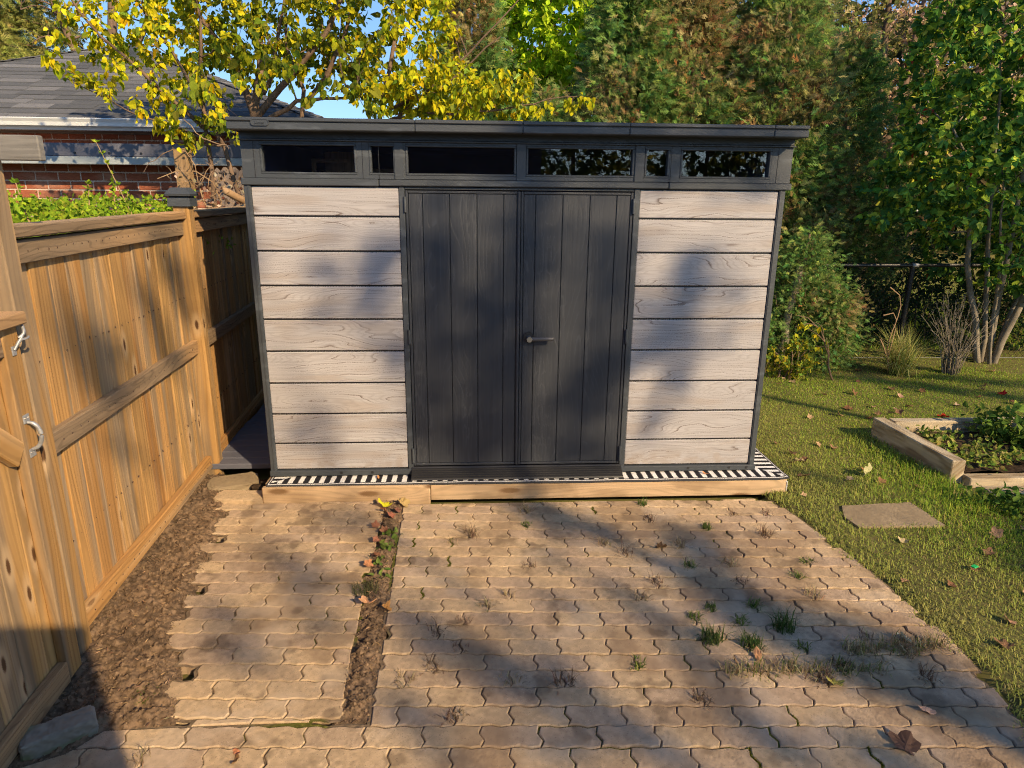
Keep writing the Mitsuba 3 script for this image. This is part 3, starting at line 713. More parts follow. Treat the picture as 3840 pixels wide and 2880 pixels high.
# stepping slab in the lawn
sl = trimesh.creation.extrude_polygon(Polygon([(3.63, -.345), (4.10, -.315), (4.12, -.63), (3.58, -.625), (3.56, -.5)]).buffer(-.012).buffer(.012), .045, engine='earcut')
sl = sl.subdivide_to_size(.02); v = np.array(sl.vertices); v[:, 2] += -.034+.006*meshkit.fbm(np.c_[v[:, :2]*9, v[:, 2]], 3, 3)*(v[:, 2] > .03)
single('stepping_slab', 'tan stone stepping slab set in the lawn', 'slab', (v, np.asarray(sl.faces)), 'slab_stone')

# ------------------------------------------------------------------ raised bed
bed = thing('raised_bed', 'raised garden bed of weathered pale timbers filled with dark soil', 'garden bed')
putb('timber', tf(cbox((0, -.05, -.02), (.93, .05, .172), .006, 0), frame((4.62, -.02, 0), (-.02, 1))), 'bed_wood', bed)
putb('timber', cbox((4.675, .80, -.02), (7.2, .895, .170), .006, 0), 'bed_wood', bed)
putb('timber', cbox((4.66, -.10, -.03), (7.2, -.005, .072), .006, 0), 'bed_wood', bed)
putb('timber', cbox((4.72, -.26, -.03), (7.2, -.115, .028), .006, 0), 'bed_wood', bed)
v, f = grid(np.arange(4.66, 7.2, .03), np.arange(-.01, .81, .03), lambda X, Y: .055+.06*meshkit.fbm(np.stack([X*6, Y*6, X*0], -1), 4, 6))
put('bed_soil', (v, f), 'dark_soil', bed, smooth=True, kind='stuff', label='dark soil')

# ------------------------------------------------------------------ neighbouring brick garage
gar = thing('brick_garage', 'red brick garage with a grey shingled hip roof behind the hedge', 'garage')
EY, EZ, AX, AY, AZ, XL, XR = 5.2, 2.755, -4.65, 9.0, 4.32, -9.0, -.50
wall = put('wall', tf(cbox((XL+.5, 5.72, -.1), (XR-.45, 10.5, 2.62), .01)[:2], np.eye(4)), 'mortar', gar)
br_ = np.random.default_rng(8)
def bricks(parent, x0, x1, y, z0, z1, bw=.203, bh=.0665, j=.0125, dep=.006):
    nrow = int((z1-z0)/(bh+j)); k = 0
    for r in range(nrow):
        x = x0-(bw+j)*(.5 if r % 2 else 0)
        while x < x1:
            a, b = max(x, x0), min(x+bw, x1)
            if b-a > .04: putb('brick', cbox((a, y-dep+br_.uniform(-.0015, .0015), z1-(r+1)*(bh+j)+j), (b, y+.01, z1-r*(bh+j)), .003, 0), 'brick', parent)
            x += bw+j
bricks(wall, -5.6, -2.0, 5.72, 2.30, 2.615)
roof_g = put('roof', (np.array([[XL, EY, EZ], [XR, EY, EZ], [AX, AY, AZ], [XR, 16, EZ], [XL, 16, EZ], [XL, EY, EZ-.02], [XR, EY, EZ-.02], [XR, 16, EZ-.02], [XL, 16, EZ-.02]]),
                      np.array([[0, 1, 2], [1, 3, 2], [3, 4, 2], [4, 0, 2], [5, 7, 6], [5, 8, 7]])), 'shingle', gar)
# shingles on the front slope
sl_len = math.hypot(AY-EY, AZ-EZ); su = np.array([0, (AY-EY)/sl_len, (AZ-EZ)/sl_len]); sn = np.array([0, -su[2], su[1]])
ex = .20; todo = []
for r in range(int(sl_len/ex)):
    t = r*ex; xl = XL+(AX-XL)*(t+.16)/sl_len; xr = XR+(AX-XR)*(t+.16)/sl_len
    x = xl-br_.uniform(0, .3)
    while x < xr:
        w = br_.uniform(.30, .62); a, b = max(x, xl), min(x+w, xr); x += w
        if b-a < .03: continue
        m = cbox((a+.002, -.02, .0), (b-.002, ex+.015, br_.uniform(.009, .016)), .002, 0)
        M = np.eye(4); M[:3, 1] = su; M[:3, 2] = sn+su*0; M[:3, 3] = np.array([0, EY, EZ])+su*t
        m = (m[0]+np.c_[np.zeros((24, 2)), np.where(m[0][:, 1] > ex/2, -.006, .004)], m[1], m[2])
        todo.append((np.linalg.norm([(a+b)/2-CAM[0], EY+su[1]*t-CAM[1]]), (a+b)/2, t, tf(m, M)))
vis = lambda x, t: -5.2-.30*t*2.6 < x < .2
todo.sort(key=lambda e: (not vis(e[1], e[2]), e[0]))
for e in todo[:295]: putb('shingle', e[3], 'shingle', roof_g)
if todo[295:]: putb('upper_shingles', join([e[3] for e in todo[295:]]), 'shingle', roof_g, kind='stuff')
# hip caps, vent
for A, B in (((XL, EY, EZ), (AX, AY, AZ)), ((XR, EY, EZ), (AX, AY, AZ))):
    A, B = np.array(A), np.array(B); L = np.linalg.norm(B-A); d = (B-A)/L; n = int(L/.2); ms = []
    s_ = np.cross(d, [0, 0, 1]); s_ /= np.linalg.norm(s_); nn = np.cross(s_, d)
    for i in range(n):
        m = cbox((0, -.13, .012), (.24, .13, .024), .003, 0); vv = m[0].copy(); vv[:, 2] += -.30*np.abs(vv[:, 1])+.02-.05*vv[:, 0]
        M = np.eye(4); M[:3, 0] = d; M[:3, 1] = s_; M[:3, 2] = nn; M[:3, 3] = A+d*i*L/n
        ms.append(tf((vv, m[1], m[2]), M))
    putb('hip_cap', join(ms), 'shingle', roof_g, kind='stuff')
vt = 3.35; vc = np.array([-4.35, EY, EZ])+su*vt
M = np.eye(4); M[:3, 1] = su; M[:3, 2] = sn; M[:3, 3] = vc
vb = []
for hw, hl, z in ((.27, .22, .0), (.25, .19, .05), (.23, .17, .11), (.14, .10, .16)): vb += [(-hw, -hl, z), (hw, -hl, z), (hw, hl, z), (-hw, hl, z)]
vf = [[12, 13, 14], [12, 14, 15]]
for l in range(3):
    for k in range(4): a, b = l*4+k, l*4+(k+1) % 4; vf += [[a, b, b+4], [a, b+4, a+4]]
put('roof_vent', tf((np.array(vb), np.array(vf)), M), 'dark_plastic', roof_g)
prof = Polygon([(0, 0), (0, .085), (-.012, .095), (-.10, .095), (-.115, .082), (-.095, .045), (-.092, .0)])
gm = trimesh.creation.extrude_polygon(prof, XR-XL, engine='earcut'); v = np.asarray(gm.vertices)
put('gutter', (np.stack([v[:, 2]+XL, v[:, 0]+EY+.03, v[:, 1]+EZ-.085], 1), np.asarray(gm.faces)), 'gutter_metal', gar)
putb('fascia', cbox((XL+.05, EY+.03, EZ-.13), (XR-.05, EY+.05, EZ-.01), .003, 0), 'gutter_metal', gar)
for i in range(28):
    putb('soffit_panel', cbox((XL+.1+i*.30, EY+.051, EZ-.118), (XL+.398+i*.30, 5.73, EZ-.108), .002, 1), 'soffit_metal', gar)
putb('frieze_board', cbox((XL+.5, 5.68, 2.615), (XR-.45, 5.715, EZ-.119), .003, 0), 'soffit_metal', gar)
# low brick extension with a metal canopy
ext = thing('brick_extension', 'low brick extension with a blue grey metal canopy above its sunlit wall', 'extension')
w2 = put('wall', cbox((-7.0, 3.66, -.1), (-.75, 5.6, 2.30), .01)[:2], 'mortar', ext)
bricks(w2, -4.2, -.78, 3.66, 1.50, 2.17, .222, .079, .013)
put('flat_roof', cbox((-7.0, 3.40, 2.335), (-.74, 5.6, 2.352), .004)[:2], 'soffit_metal', ext)
put('canopy_panel', cbox((-7.0, 3.372, 2.235), (-.72, 3.41, 2.362), .004)[:2], 'canopy_metal', ext)
put('canopy_trim', cbox((-7.0, 3.355, 2.155), (-.71, 3.41, 2.232), .005)[:2], 'canopy_trim', ext)
put('canopy_soffit', cbox((-7.0, 3.411, 2.190), (-.74, 3.665, 2.205), .003)[:2], 'soffit_metal', ext)
for x in (-2.78, -2.44, -2.12, -1.79, -1.44, -1.08): put('bolt', tube([(x, 3.373, 2.268), (x, 3.364, 2.268)], .011, 10), 'black_metal', ext, smooth=40)
single('garden_post', 'weathered square timber post standing behind the fence in front of the brick wall', 'post', cbox((-1.385, 2.36, -.1), (-1.265, 2.47, 2.26), .004, 2)[:2], 'post_wood')
# dark lattice screen
lat = thing('lattice_screen', 'dark diagonal lattice screen behind the bare stems', 'lattice')
LX0, LX1, LZ0, LZ1, LY = -1.24, -.45, 1.20, 2.12, 2.95
from shapely.geometry import LineString, box as sbox
fr_ = sbox(LX0, LZ0, LX1, LZ1)
for sgn, dy in ((1, 0), (-1, .009)):
    for c in np.arange(-2.4, 3.4, .092):
        ln = LineString([(LX0-1, LZ0+c-1*sgn), (LX1+1, LZ0+c+sgn*(LX1-LX0+1))]).intersection(fr_)
        if ln.is_empty or ln.length < .05: continue
        (x0, z0), (x1, z1) = ln.coords[0], ln.coords[-1]; L = ln.length
        m = cbox((0, -.0035, -.019), (L, .0035, .019), .001, 0); M = np.eye(4); M[:3, 0] = [(x1-x0)/L, 0, (z1-z0)/L]; M[:3, 2] = [-(z1-z0)/L, 0, (x1-x0)/L]; M[:3, 1] = [0, 1, 0]; M[:3, 3] = [x0, LY+dy, z0]
        if np.linalg.det(M[:3, :3]) < 0: m = (m[0], m[1][:, ::-1], m[2])
        putb('slat', tf(m, M), 'soffit_metal', lat)
# house behind the photographer: its wall corner throws the hard shadow over the gate
hs = thing('bungalow', 'brick bungalow behind the viewer, its corner shading the gate', 'house')
put('wall', cbox((-9, -9, -.1), (2.18, -5.0, 2.455), .01)[:2], 'dark_brick', hs)
put('roof', cbox((-9.0, -9, 2.456), (2.185, -4.995, 2.545), .01)[:2], 'shingle', hs)
put('door', cbox((.6, -5.0, .05), (1.55, -4.97, 2.1), .01)[:2], 'white_paint', hs)
put('window', cbox((-1.6, -5.0, .95), (-.2, -4.97, 2.1), .01)[:2], 'black_plastic', hs)
# pale house far behind
ph = thing('pale_house', 'pale house glimpsed far behind the yellow leaved tree', 'house')
put('wall', cbox((1.0, 19, -.1), (12.5, 26, 3.0), .01)[:2], 'white_paint', ph)
rv_ = np.array([[.6, 18.6, 2.95], [12.9, 18.6, 2.95], [12.9, 26.4, 2.95], [.6, 26.4, 2.95], [2.6, 22.5, 4.6], [10.8, 22.5, 4.6]], float)
put('roof', (rv_, np.array([[0, 1, 5], [0, 5, 4], [1, 2, 5], [2, 3, 4], [2, 4, 5], [3, 0, 4], [0, 2, 1], [0, 3, 2]])), 'shingle', ph)
# ------------------------------------------------------------------ vegetation
def spread(r, n, fn):
    out = []
    while len(out) < n:
        q = fn(r)
        if q is not None: out.append(q)
    return np.array(out)
def along(twigs, r, per, lo=.25, hi=1.0):
    """points on the twigs, with the twig direction there"""
    P, D = [], []
    for c in twigs:
        t = np.sort(r.uniform(lo, hi, per))*(len(c)-1); i = np.minimum(t.astype(int), len(c)-2); u = (t-i)[:, None]
        P.append(c[i]*(1-u)+c[i+1]*u); D.append(c[i+1]-c[i])
    return np.vstack(P), unit(np.vstack(D))

# the yellow mulberry: several stems behind the shed
r = np.random.default_rng(21)
mul = thing('mulberry_tree', 'tree with bright yellow autumn leaves and several reddish stems behind the shed', 'tree')
W = Wood(r)
L = W.limb
L([(-.62, 2.95, -.1), (-.70, 2.92, 1.2), (-.82, 2.9, 2.3), (-.80, 2.9, 2.62)], 0.0680, 0.0408)
L([(-.80, 2.9, 2.60), (-.86, 2.9, 2.80), (-.98, 2.95, 3.05), (-1.25, 3.05, 3.45), (-1.6, 3.2, 4.0)], 0.0360, 0.0108)
L([(-.80, 2.9, 2.60), (-.77, 2.95, 2.85), (-.735, 3.0, 3.2), (-.72, 3.1, 3.7), (-.75, 3.2, 4.6)], 0.0384, 0.0108)
L([(-.79, 2.9, 2.58), (-.66, 2.88, 2.72), (-.45, 2.85, 2.90), (-.17, 2.8, 3.19), (.02, 2.75, 3.42), (.25, 2.7, 3.85), (.5, 2.7, 4.5)], 0.0352, 0.0096, 14)
L([(-.70, 2.9, 2.80), (-.62, 3.0, 3.05), (-.52, 3.1, 3.5), (-.40, 3.2, 4.2)], 0.0240, 0.0072)
L([(-.40, 3.1, -.1), (-.42, 3.1, 1.5), (-.40, 3.1, 2.5), (-.36, 3.1, 2.8), (-.45, 3.15, 3.1), (-.5, 3.2, 3.7)], 0.0480, 0.0132)
L([(-.36, 3.1, 2.75), (-.15, 3.1, 3.0), (.08, 3.1, 3.4), (.15, 3.2, 4.2)], 0.0272, 0.0084)
L([(-.72, 2.7, 2.45), (-.50, 2.65, 2.62), (-.30, 2.6, 2.69), (.0, 2.55, 2.73), (.30, 2.5, 2.74)], 0.0272, 0.0084)
L([(.30, 3.0, -.1), (.35, 3.0, 1.8), (.40, 3.0, 2.7), (.52, 3.0, 3.1), (.62, 3.05, 3.7), (.8, 3.1, 4.6)], 0.0400, 0.0108)
L([(.38, 2.95, 2.62), (.65, 2.85, 2.72), (1.0, 2.75, 2.85), (1.3, 2.65, 3.08), (1.55, 2.6, 3.28)], 0.0192, 0.0054)
L([(.40, 2.9, 2.55), (.8, 2.75, 2.62), (1.3, 2.6, 2.64), (1.8, 2.5, 2.70), (2.3, 2.45, 2.77)], 0.0160, 0.0030, 14)
L([(.55, 2.95, 2.6), (1.0, 2.8, 2.95), (1.4, 2.7, 3.3), (1.8, 2.7, 3.7)], 0.0160, 0.0042)
L([(-1.10, 2.45, -.1), (-1.10, 2.45, 1.75), (-1.13, 2.5, 2.2), (-1.16, 2.55, 2.55), (-1.14, 2.6, 3.0), (-1.2, 2.7, 3.8)], 0.0368, 0.0096)
L([(-1.14, 2.5, 2.45), (-1.35, 2.45, 2.65), (-1.65, 2.4, 2.95), (-2.0, 2.3, 3.35), (-2.2, 2.3, 3.9)], 0.0192, 0.0048)
L([(-1.13, 2.5, 2.35), (-1.4, 2.4, 2.45), (-1.75, 2.3, 2.60), (-2.15, 2.2, 2.82)], 0.0112, 0.0030)
L([(-.78, 2.5, -.1), (-.80, 2.5, 1.6), (-.93, 2.5, 2.02), (-.99, 2.5, 2.32), (-1.12, 2.5, 2.62), (-1.35, 2.55, 3.0), (-1.7, 2.6, 3.6)], 0.0368, 0.0084, 14)
L([(-1.0, 2.5, 2.3), (-1.25, 2.3, 2.28), (-1.42, 2.1, 2.18), (-1.5, 2.0, 2.05)], 0.0080, 0.0018)
def mulv(q):
    x = q.uniform(-2.35, 2.0); y = q.uniform(2.1, 3.9); z = 2.6+2.6*q.random()**1.5
    top = 5.2-.25*abs(x+.3)**1.5; lo = 2.72 if x > .2 else 2.95
    if z > top or z < lo: return None
    if x > 1.15 and z > 2.85+.35*q.random() or x > 1.5: return None
    if -1.2 < x < .35 and z < 3.1 and q.random() < .45: return None
    if x < -1.85 and q.random() < .5: return None
    if x < -1.4 and z < 3.15 and q.random() < .3: return None
    return (x, y, z)
t1 = W.grow(spread(r, 130, mulv), .009, 5, .05, 6, 2.5, far=.15)
low = np.array([(x+dx_, r.uniform(2.05, 2.6), z+dz_) for dx_, dz_ in ((0, 0), (.07, -.05), (-.06, .06)) for x, z in [(x, z) for x, z in [(-2.25, 2.92), (-2.1, 2.86), (-1.95, 2.84), (-1.85, 2.78), (-1.6, 2.80), (-1.5, 2.72), (-1.45, 2.62), (-1.3, 2.70), (-1.25, 2.58), (-1.15, 2.75), (-1.05, 2.68), (-1.0, 2.58), (-.95, 2.78), (-1.38, 2.45), (-1.42, 2.38), (-1.25, 2.42), (-.9, 2.65), (-1.1, 2.5), (-.95, 2.48), (-.72, 2.35), (-1.6, 2.62), (-.6, 2.75), (-.3, 2.95), (.0, 2.85), (.2, 2.78), (-.2, 2.72), (-.55, 3.0)]]])
right = np.array([(r.uniform(.3, 1.9), r.uniform(2.25, 2.75), r.uniform(2.58, 3.0)) for _ in range(90)]+[(1.85, 2.4, 2.62), (2.0, 2.42, 2.68), (2.15, 2.4, 2.72), (2.28, 2.4, 2.76), (2.36, 2.4, 2.72), (1.72, 2.4, 2.58), (1.6, 2.4, 2.95), (1.7, 2.4, 2.85), (2.2, 2.4, 2.66)])
t2 = W.grow(spread(r, 1150, mulv), .004, 4, .0, 5, .8, far=.08)+W.grow(low, .004, 4, .03, 5, 1.0, far=.02)+W.grow(right, .004, 4, .05, 5, .9, far=.02)
put('branches', W.mesh(), 'bark', mul, smooth=True)
P, D = along(t1+t2, r, 15)
n = len(P); hang = unit(D*.5+rdir(r, n)*.6+[0, 0, -.9])
P = P+hang*.012
yl = palette(r, n, [(.62, .52, .015), (.72, .64, .03), (.50, .50, .02), (.30, .38, .02), (.60, .40, .012), (.16, .24, .025)], [.28, .2, .24, .17, .05, .06], .14)
grn = np.clip((P[:, 0]-.2)*.25, 0, .3)[:, None]; yl = yl*(1-grn)+np.array([.27, .31, .02])*grn
dull = (r.random(n) < np.where((P[:, 0] > -1.3) & (P[:, 0] < .5), .55, .16))[:, None]; yl = np.where(dull, palette(r, n, [(.13, .19, .025), (.20, .25, .03), (.27, .27, .03)], None, .25), yl)
m = leaves(P+r.normal(0, .02, P.shape), hang, rdir(r, n)+SUN*.7, np.exp(r.normal(math.log(.052), .30, n)), yl, LEAF8)
put('leaves', m[:2], 'foliage', mul, color=m[2], kind='stuff')

# bare twigs by the fence
tw = thing('bare_twigs', 'tangle of bare tan twigs behind the fence beside the shed', 'twigs')
W = Wood(r)
W.limb([(-.95, 2.15, 1.0), (-.95, 2.15, 1.7), (-1.0, 2.1, 2.0), (-1.15, 2.0, 2.08), (-1.35, 1.9, 2.0)], .012, .003)
W.limb([(-.75, 2.25, 1.0), (-.72, 2.25, 1.9), (-.70, 2.3, 2.15)], .012, .004)
W.limb([(-1.05, 2.2, 1.0), (-1.1, 2.2, 1.9), (-1.2, 2.15, 2.25)], .010, .004)
W.limb([(-.80, 2.0, 2.28), (-1.0, 2.1, 2.34), (-1.2, 2.2, 2.50)], .006, .003)
tips = np.array([(r.uniform(-1.35, -.55), r.uniform(1.9, 2.4), r.uniform(1.72, 2.3)) for _ in range(230)])
W.grow(tips, .0042, 4, .05, 6, 1.0)
put('twig', W.mesh(), 'tan_bark', tw, smooth=True)
P = np.array([(r.uniform(-1.3, -.55), r.uniform(1.9, 2.6), r.uniform(1.6, 2.1)) for _ in range(160)])
m = leaves(P, rdir(r, 160, -.6), rdir(r, 160), r.uniform(.03, .06, 160), palette(r, 160, [(.30, .22, .15), (.42, .33, .24), (.2, .14, .09)]), LEAF4)
put('dead_leaf', m[:2], 'dry_matter', tw, color=m[2], kind='stuff')
single('cut_branch', 'pale cut branch stub beside the shed corner', 'branch', join([tube([(-.66, 1.9, 1.83), (-.74, 1.75, 1.90)], .030, 12), tube(curve([(-.74, 1.75, 1.9), (-.76, 1.73, 1.93)], 3), [.03, .024, .008], 12)]), 'tan_bark', smooth=50)

# hedge behind the fence
hg = thing('privet_hedge', 'sunlit lime green clipped hedge growing behind the fence', 'hedge')
W = Wood(r)
for i in range(26):
    x, y = r.uniform(-1.5, -.62), r.uniform(-1.5, 1.4); W.limb([(x, y, 0), (x+r.normal(0, .05), y, 1.0), (x+r.normal(0, .1), y+r.normal(0, .1), 1.75)], .012, .004, 6, 5)
def hv(q):
    x, y, z = q.uniform(-1.9, -.60), q.uniform(-1.6, 1.3), q.uniform(1.45, 1.86)
    return (x, y, z) if z < 1.86-.10*max(0, (x+.75)/.15) else None
tg = W.grow(spread(r, 1500, hv), .003, 3, .02, 4, 1.2)
sp_ = []
for x, y, h, lx in ((-.95, .55, .40, -.16), (-.95, .35, .16, .0), (-.85, -.15, .14, .02), (-.9, -.6, .14, -.03), (-1.1, .8, .10, .02), (-.8, 1.1, .10, .05)):
    sp_.append(curve([(x, y, 1.75), (x+lx*.4, y, 1.75+h*.45), (x+lx, y, 1.80+h)], 8)); W.m.append(tube(sp_[-1], np.linspace(.005, .0025, 8), 4))
put('stems', W.mesh(), 'tan_bark', hg)
P, D = along(tg, r, 14, .3); 
P2 = np.vstack([np.repeat(c[1:], 5, axis=0) for c in sp_]); P = np.vstack([P+r.normal(0, .015, P.shape), P2])
n = len(P); D = rdir(r, n, .7)
m = leaves(P, D, rdir(r, n, .6)+SUN*.7, r.uniform(.020, .038, n), palette(r, n, [(.20, .32, .025), (.30, .42, .03), (.13, .22, .02), (.38, .42, .05)], [.4, .3, .2, .1]), LEAF4)
put('leaves', m[:2], 'foliage', hg, color=m[2], kind='stuff')

# cedars
def cedar(x, y, h, R, n, seed, label, lean=0, rust=.2, zlo=.05, group=None, name='cedar_tree', bright=1.0, size=(.07, .16)):
    q = np.random.default_rng(seed)
    k = thing(name, label, 'cedar', group)
    W = Wood(q)
    W.limb([(x, y, -.1), (x+lean*.3, y, h*.4), (x+lean, y, h*.97)], .045+.012*h, .012, 10)
    nb = int(60*h)
    z = q.uniform(zlo, .98, nb)*h; a = q.uniform(0, 2*math.pi, nb)
    rad = R*np.clip(1.08-(z/h)**1.6, .12, 1)*q.uniform(.55, 1.05, nb)
    tips = np.stack([x+lean*z/h+np.cos(a)*rad, y+np.sin(a)*rad, z+.25*rad], 1)
    tw_ = W.grow(tips, .010, 4, -.05, 6, 4, far=.25)
    put('trunk', W.mesh(), 'bark', k, smooth=True)
    P, D = along(tw_, q, max(4, n//nb), .22)
    P = P+q.normal(0, .10, P.shape); m_ = len(P)
    out = unit((P-np.stack([x+lean*P[:, 2]/h, np.full(m_, y), P[:, 2]], 1))*[1, 1, 0]+1e-6)
    Dl = unit(out*.8+rdir(q, m_)*.65+[0, 0, .15])
    cl = meshkit.fbm(P*[1.7, 1.7, 1.3]+seed, 3, seed)+q.normal(0, .05, m_)
    c = palette(q, m_, [(.15, .27, .07), (.24, .33, .08), (.10, .21, .07), (.35, .38, .13)], [.4, .3, .2, .1], .34)*bright
    dead = np.clip((cl-(.72-rust))*9, 0, 1)[:, None]*(q.random((m_, 1)) < .85)
    c = c*(1-dead)+palette(q, m_, [(.32, .22, .10), (.40, .32, .15), (.28, .27, .11), (.44, .20, .09)], [.3, .3, .3, .1], .25)*dead
    m = leaves(P, Dl, rdir(q, m_, .3)*.8+out*.5+SUN*.7, q.uniform(*size, m_), c, SPRAY)
    put('crown', m[:2], 'needles', k, color=m[2], kind='stuff')
G = 'tall cedars in the row behind the shed'
cedar(1.25, 5.2, 4.9, .75, 12000, 31, 'dark green cedar behind the shed, nearest to the yellow tree', rust=.12, zlo=.3)
cedar(2.15, 4.9, 3.15, .70, 8000, 38, 'short dark cedar below the lime tree top', rust=.1, zlo=.3, group=None)
cedar(3.25, 4.9, 4.9, .95, 19000, 32, 'tall cedar behind the middle of the shed roof, mottled with rust', rust=.20, zlo=.28)
cedar(4.1, 5.1, 5.4, 1.05, 19000, 33, 'tall cedar behind the right half of the shed roof, brown and olive', rust=.26, zlo=.25)
cedar(5.2, 4.9, 5.2, 1.05, 19000, 34, 'rust mottled cedar standing just right of the shed roof', rust=.28, zlo=.16)
cedar(6.3, 5.3, 4.0, 1.0, 13000, 35, 'olive cedar at the right end of the row, behind the wire fence', rust=.18, zlo=.14)
cedar(4.95, 3.35, 1.55, .50, 9000, 36, 'small bright green cedar bush at the shed corner, before the wire fence', rust=.08, zlo=.05, name='cedar_bush', bright=.95, size=(.04, .09), lean=.1)
cedar(5.35, 3.20, 1.0, .38, 5000, 37, 'lowest green cedar bush beside the wire fence', rust=.04, zlo=.05, name='cedar_bush', bright=.85, size=(.04, .09))
W = Wood(r); W.limb([(4.72, 3.1, -.05), (4.80, 3.15, .35), (4.88, 3.2, .75), (4.93, 3.25, 1.15)], .05, .035, 10, 10)
single('leaning_tree', 'pale leaning bare tree stem at the right edge of the shed', 'tree', W.mesh(), 'grey_bark', smooth=True)

# generic leafy tree or shrub
def leafy(name, label, cat, limbs, vol, ntw, per, size, cols, w, seed, lit=.8, r1=.012, r2=.005, bark='bark', tpl=LEAF4, hang=-.3, n1=60, up=.6, jit=.2, group=None, maxlen=1.6, red=0):
    q = np.random.default_rng(seed); k = thing(name, label, cat, group); W = Wood(q)
    for l in limbs: W.limb(*l)
    a = W.grow(spread(q, n1, vol), r1, 5, .06, 6, 4, far=.2)
    b = W.grow(spread(q, ntw, vol), r2, 3, .03, 4, maxlen, far=.06)
    put('trunk', W.mesh(), bark, k, smooth=True)
    if per:
        P, D = along(a+b, q, per, .3); m_ = len(P)
        Dl = unit(D*.5+rdir(q, m_)*.8+[0, 0, hang]); c = palette(q, m_, cols, w, jit)
        if red: 
            s = q.random(m_) < red; c[s] = palette(q, s.sum(), [(.42, .05, .04), (.40, .14, .04)])
        m = leaves(P+Dl*.01, Dl, rdir(q, m_, up)+SUN*lit, q.uniform(*size, m_), c, tpl)
        put('crown', m[:2], 'foliage', k, color=m[2], kind='stuff')
    return k
# the big shrub at the right
def lv(q):
    x, y, z = q.uniform(5.5, 9.0), q.uniform(2.5, 4.7), q.uniform(.9, 4.6)
    cx = 7.45; d = ((x-cx)/(1.75-.22*abs(z-2.0)))**2+((y-3.5)/1.1)**2
    if d > 1 or d < .18 and q.random() < .7: return None
    if z < 1.5 and x < 6.9: return None
    return (x, y, z)
B = (7.42, 3.4)
leafy('dogwood_shrub', 'tall many stemmed shrub with large green leaves and a few red ones', 'shrub',
      [([(7.36, 3.38, -.1), (7.18, 3.36, .5), (7.0, 3.35, 1.0), (6.8, 3.3, 1.8), (6.4, 3.3, 2.7)], .045, .012), ([(7.40, 3.42, -.1), (7.36, 3.4, .5), (7.25, 3.4, 1.1), (7.1, 3.4, 2.2), (6.9, 3.4, 3.4)], .035, .010),
       ([(7.45, 3.40, -.1), (7.46, 3.4, .6), (7.45, 3.4, 1.3), (7.5, 3.5, 2.5), (7.4, 3.5, 3.8)], .040, .010), ([(7.50, 3.36, -.1), (7.58, 3.3, .5), (7.75, 3.3, 1.1), (7.95, 3.3, 2.0), (8.1, 3.3, 3.3)], .045, .012),
       ([(7.55, 3.42, -.1), (7.7, 3.45, .6), (8.0, 3.5, 1.2), (8.4, 3.6, 2.2)], .03, .01), ([(7.42, 3.3, 0), (7.28, 3.2, .7), (7.0, 3.0, 1.5), (6.7, 2.8, 2.2)], .026, .008)],
      lv, 1250, 15, (.06, .11), [(.085, .20, .045), (.15, .28, .045), (.34, .46, .05), (.065, .17, .055), (.50, .52, .08)], [.30, .27, .24, .10, .09], 41, tpl=LEAF8, bark='grey_bark', red=.006, n1=70)
# lime tree and trees further back
def ball(cx, cy, cz, a, b, c, hollow=.25):
    def f(q):
        p = q.uniform(-1, 1, 3); d = (p**2).sum()
        if d > 1 or d < hollow and q.random() < .6: return None
        return (cx+p[0]*a, cy+p[1]*b, cz+p[2]*c)
    return f
leafy('lime_maple', 'sunlit lime green tree top above the cedars', 'tree', [([(2.5, 7.3, -.1), (2.5, 7.3, 2.5), (2.5, 7.2, 5.0)], .12, .03), ([(2.5, 7.3, 2.5), (2.0, 7.2, 3.6), (1.8, 7.1, 4.6)], .05, .015), ([(2.5, 7.3, 2.6), (3.0, 7.2, 3.8), (3.2, 7.1, 4.8)], .05, .015)],
      ball(2.65, 7.2, 4.9, 1.3, 1.1, 1.6), 900, 15, (.08, .14), [(.46, .64, .03), (.58, .70, .05), (.28, .44, .03)], [.45, .3, .25], 51)
leafy('tan_tree', 'far tree with sparse pinkish tan autumn leaves, top right', 'tree', [([(12.5, 14.5, -.1), (12.6, 14.5, 3), (12.9, 14.5, 7)], .2, .05), ([(12.5, 14.5, 2.4), (11.2, 14.3, 4.5), (10.5, 14.2, 6.4)], .09, .02), ([(12.6, 14.5, 2.8), (14.2, 14.3, 4.6), (15.5, 14.2, 6.4)], .09, .02)],
      ball(12.8, 14.5, 5.6, 3.9, 2.0, 3.0), 900, 9, (.09, .17), [(.55, .38, .26), (.64, .48, .34), (.46, .36, .17)], None, 52, r1=.03, r2=.012, n1=110, maxlen=2.6)
leafy('olive_tree_top', 'olive green loose tree rising behind the cedars at right', 'tree', [([(9.3, 9.5, -.1), (9.2, 9.5, 3), (9.0, 9.5, 6.8)], .14, .03), ([(9.2, 9.5, 2.4), (8.1, 9.4, 4.2), (7.7, 9.3, 5.6)], .06, .02), ([(9.2, 9.5, 2.7), (10.3, 9.4, 4.5), (10.6, 9.3, 5.8)], .06, .02)],
      ball(9.0, 9.5, 4.7, 2.2, 1.4, 2.7), 800, 11, (.07, .14), [(.20, .20, .06), (.28, .25, .09), (.12, .15, .05)], None, 53, r1=.02, r2=.008, n1=80)
leafy('grey_green_tree', 'dull green tree behind the middle of the cedar row', 'tree', [([(6.0, 10.5, -.1), (6.0, 10.5, 3), (6.1, 10.5, 7.5)], .16, .03), ([(6.0, 10.5, 2.4), (4.8, 10.4, 4.8), (4.4, 10.3, 6.8)], .07, .02), ([(6.0, 10.5, 2.7), (7.2, 10.4, 5.0), (7.6, 10.3, 7.0)], .07, .02)],
      ball(6.0, 10.5, 5.6, 2.6, 1.4, 3.0), 900, 12, (.09, .16), [(.09, .13, .05), (.15, .17, .06), (.22, .19, .10)], None, 54, r1=.02, r2=.008, n1=80)
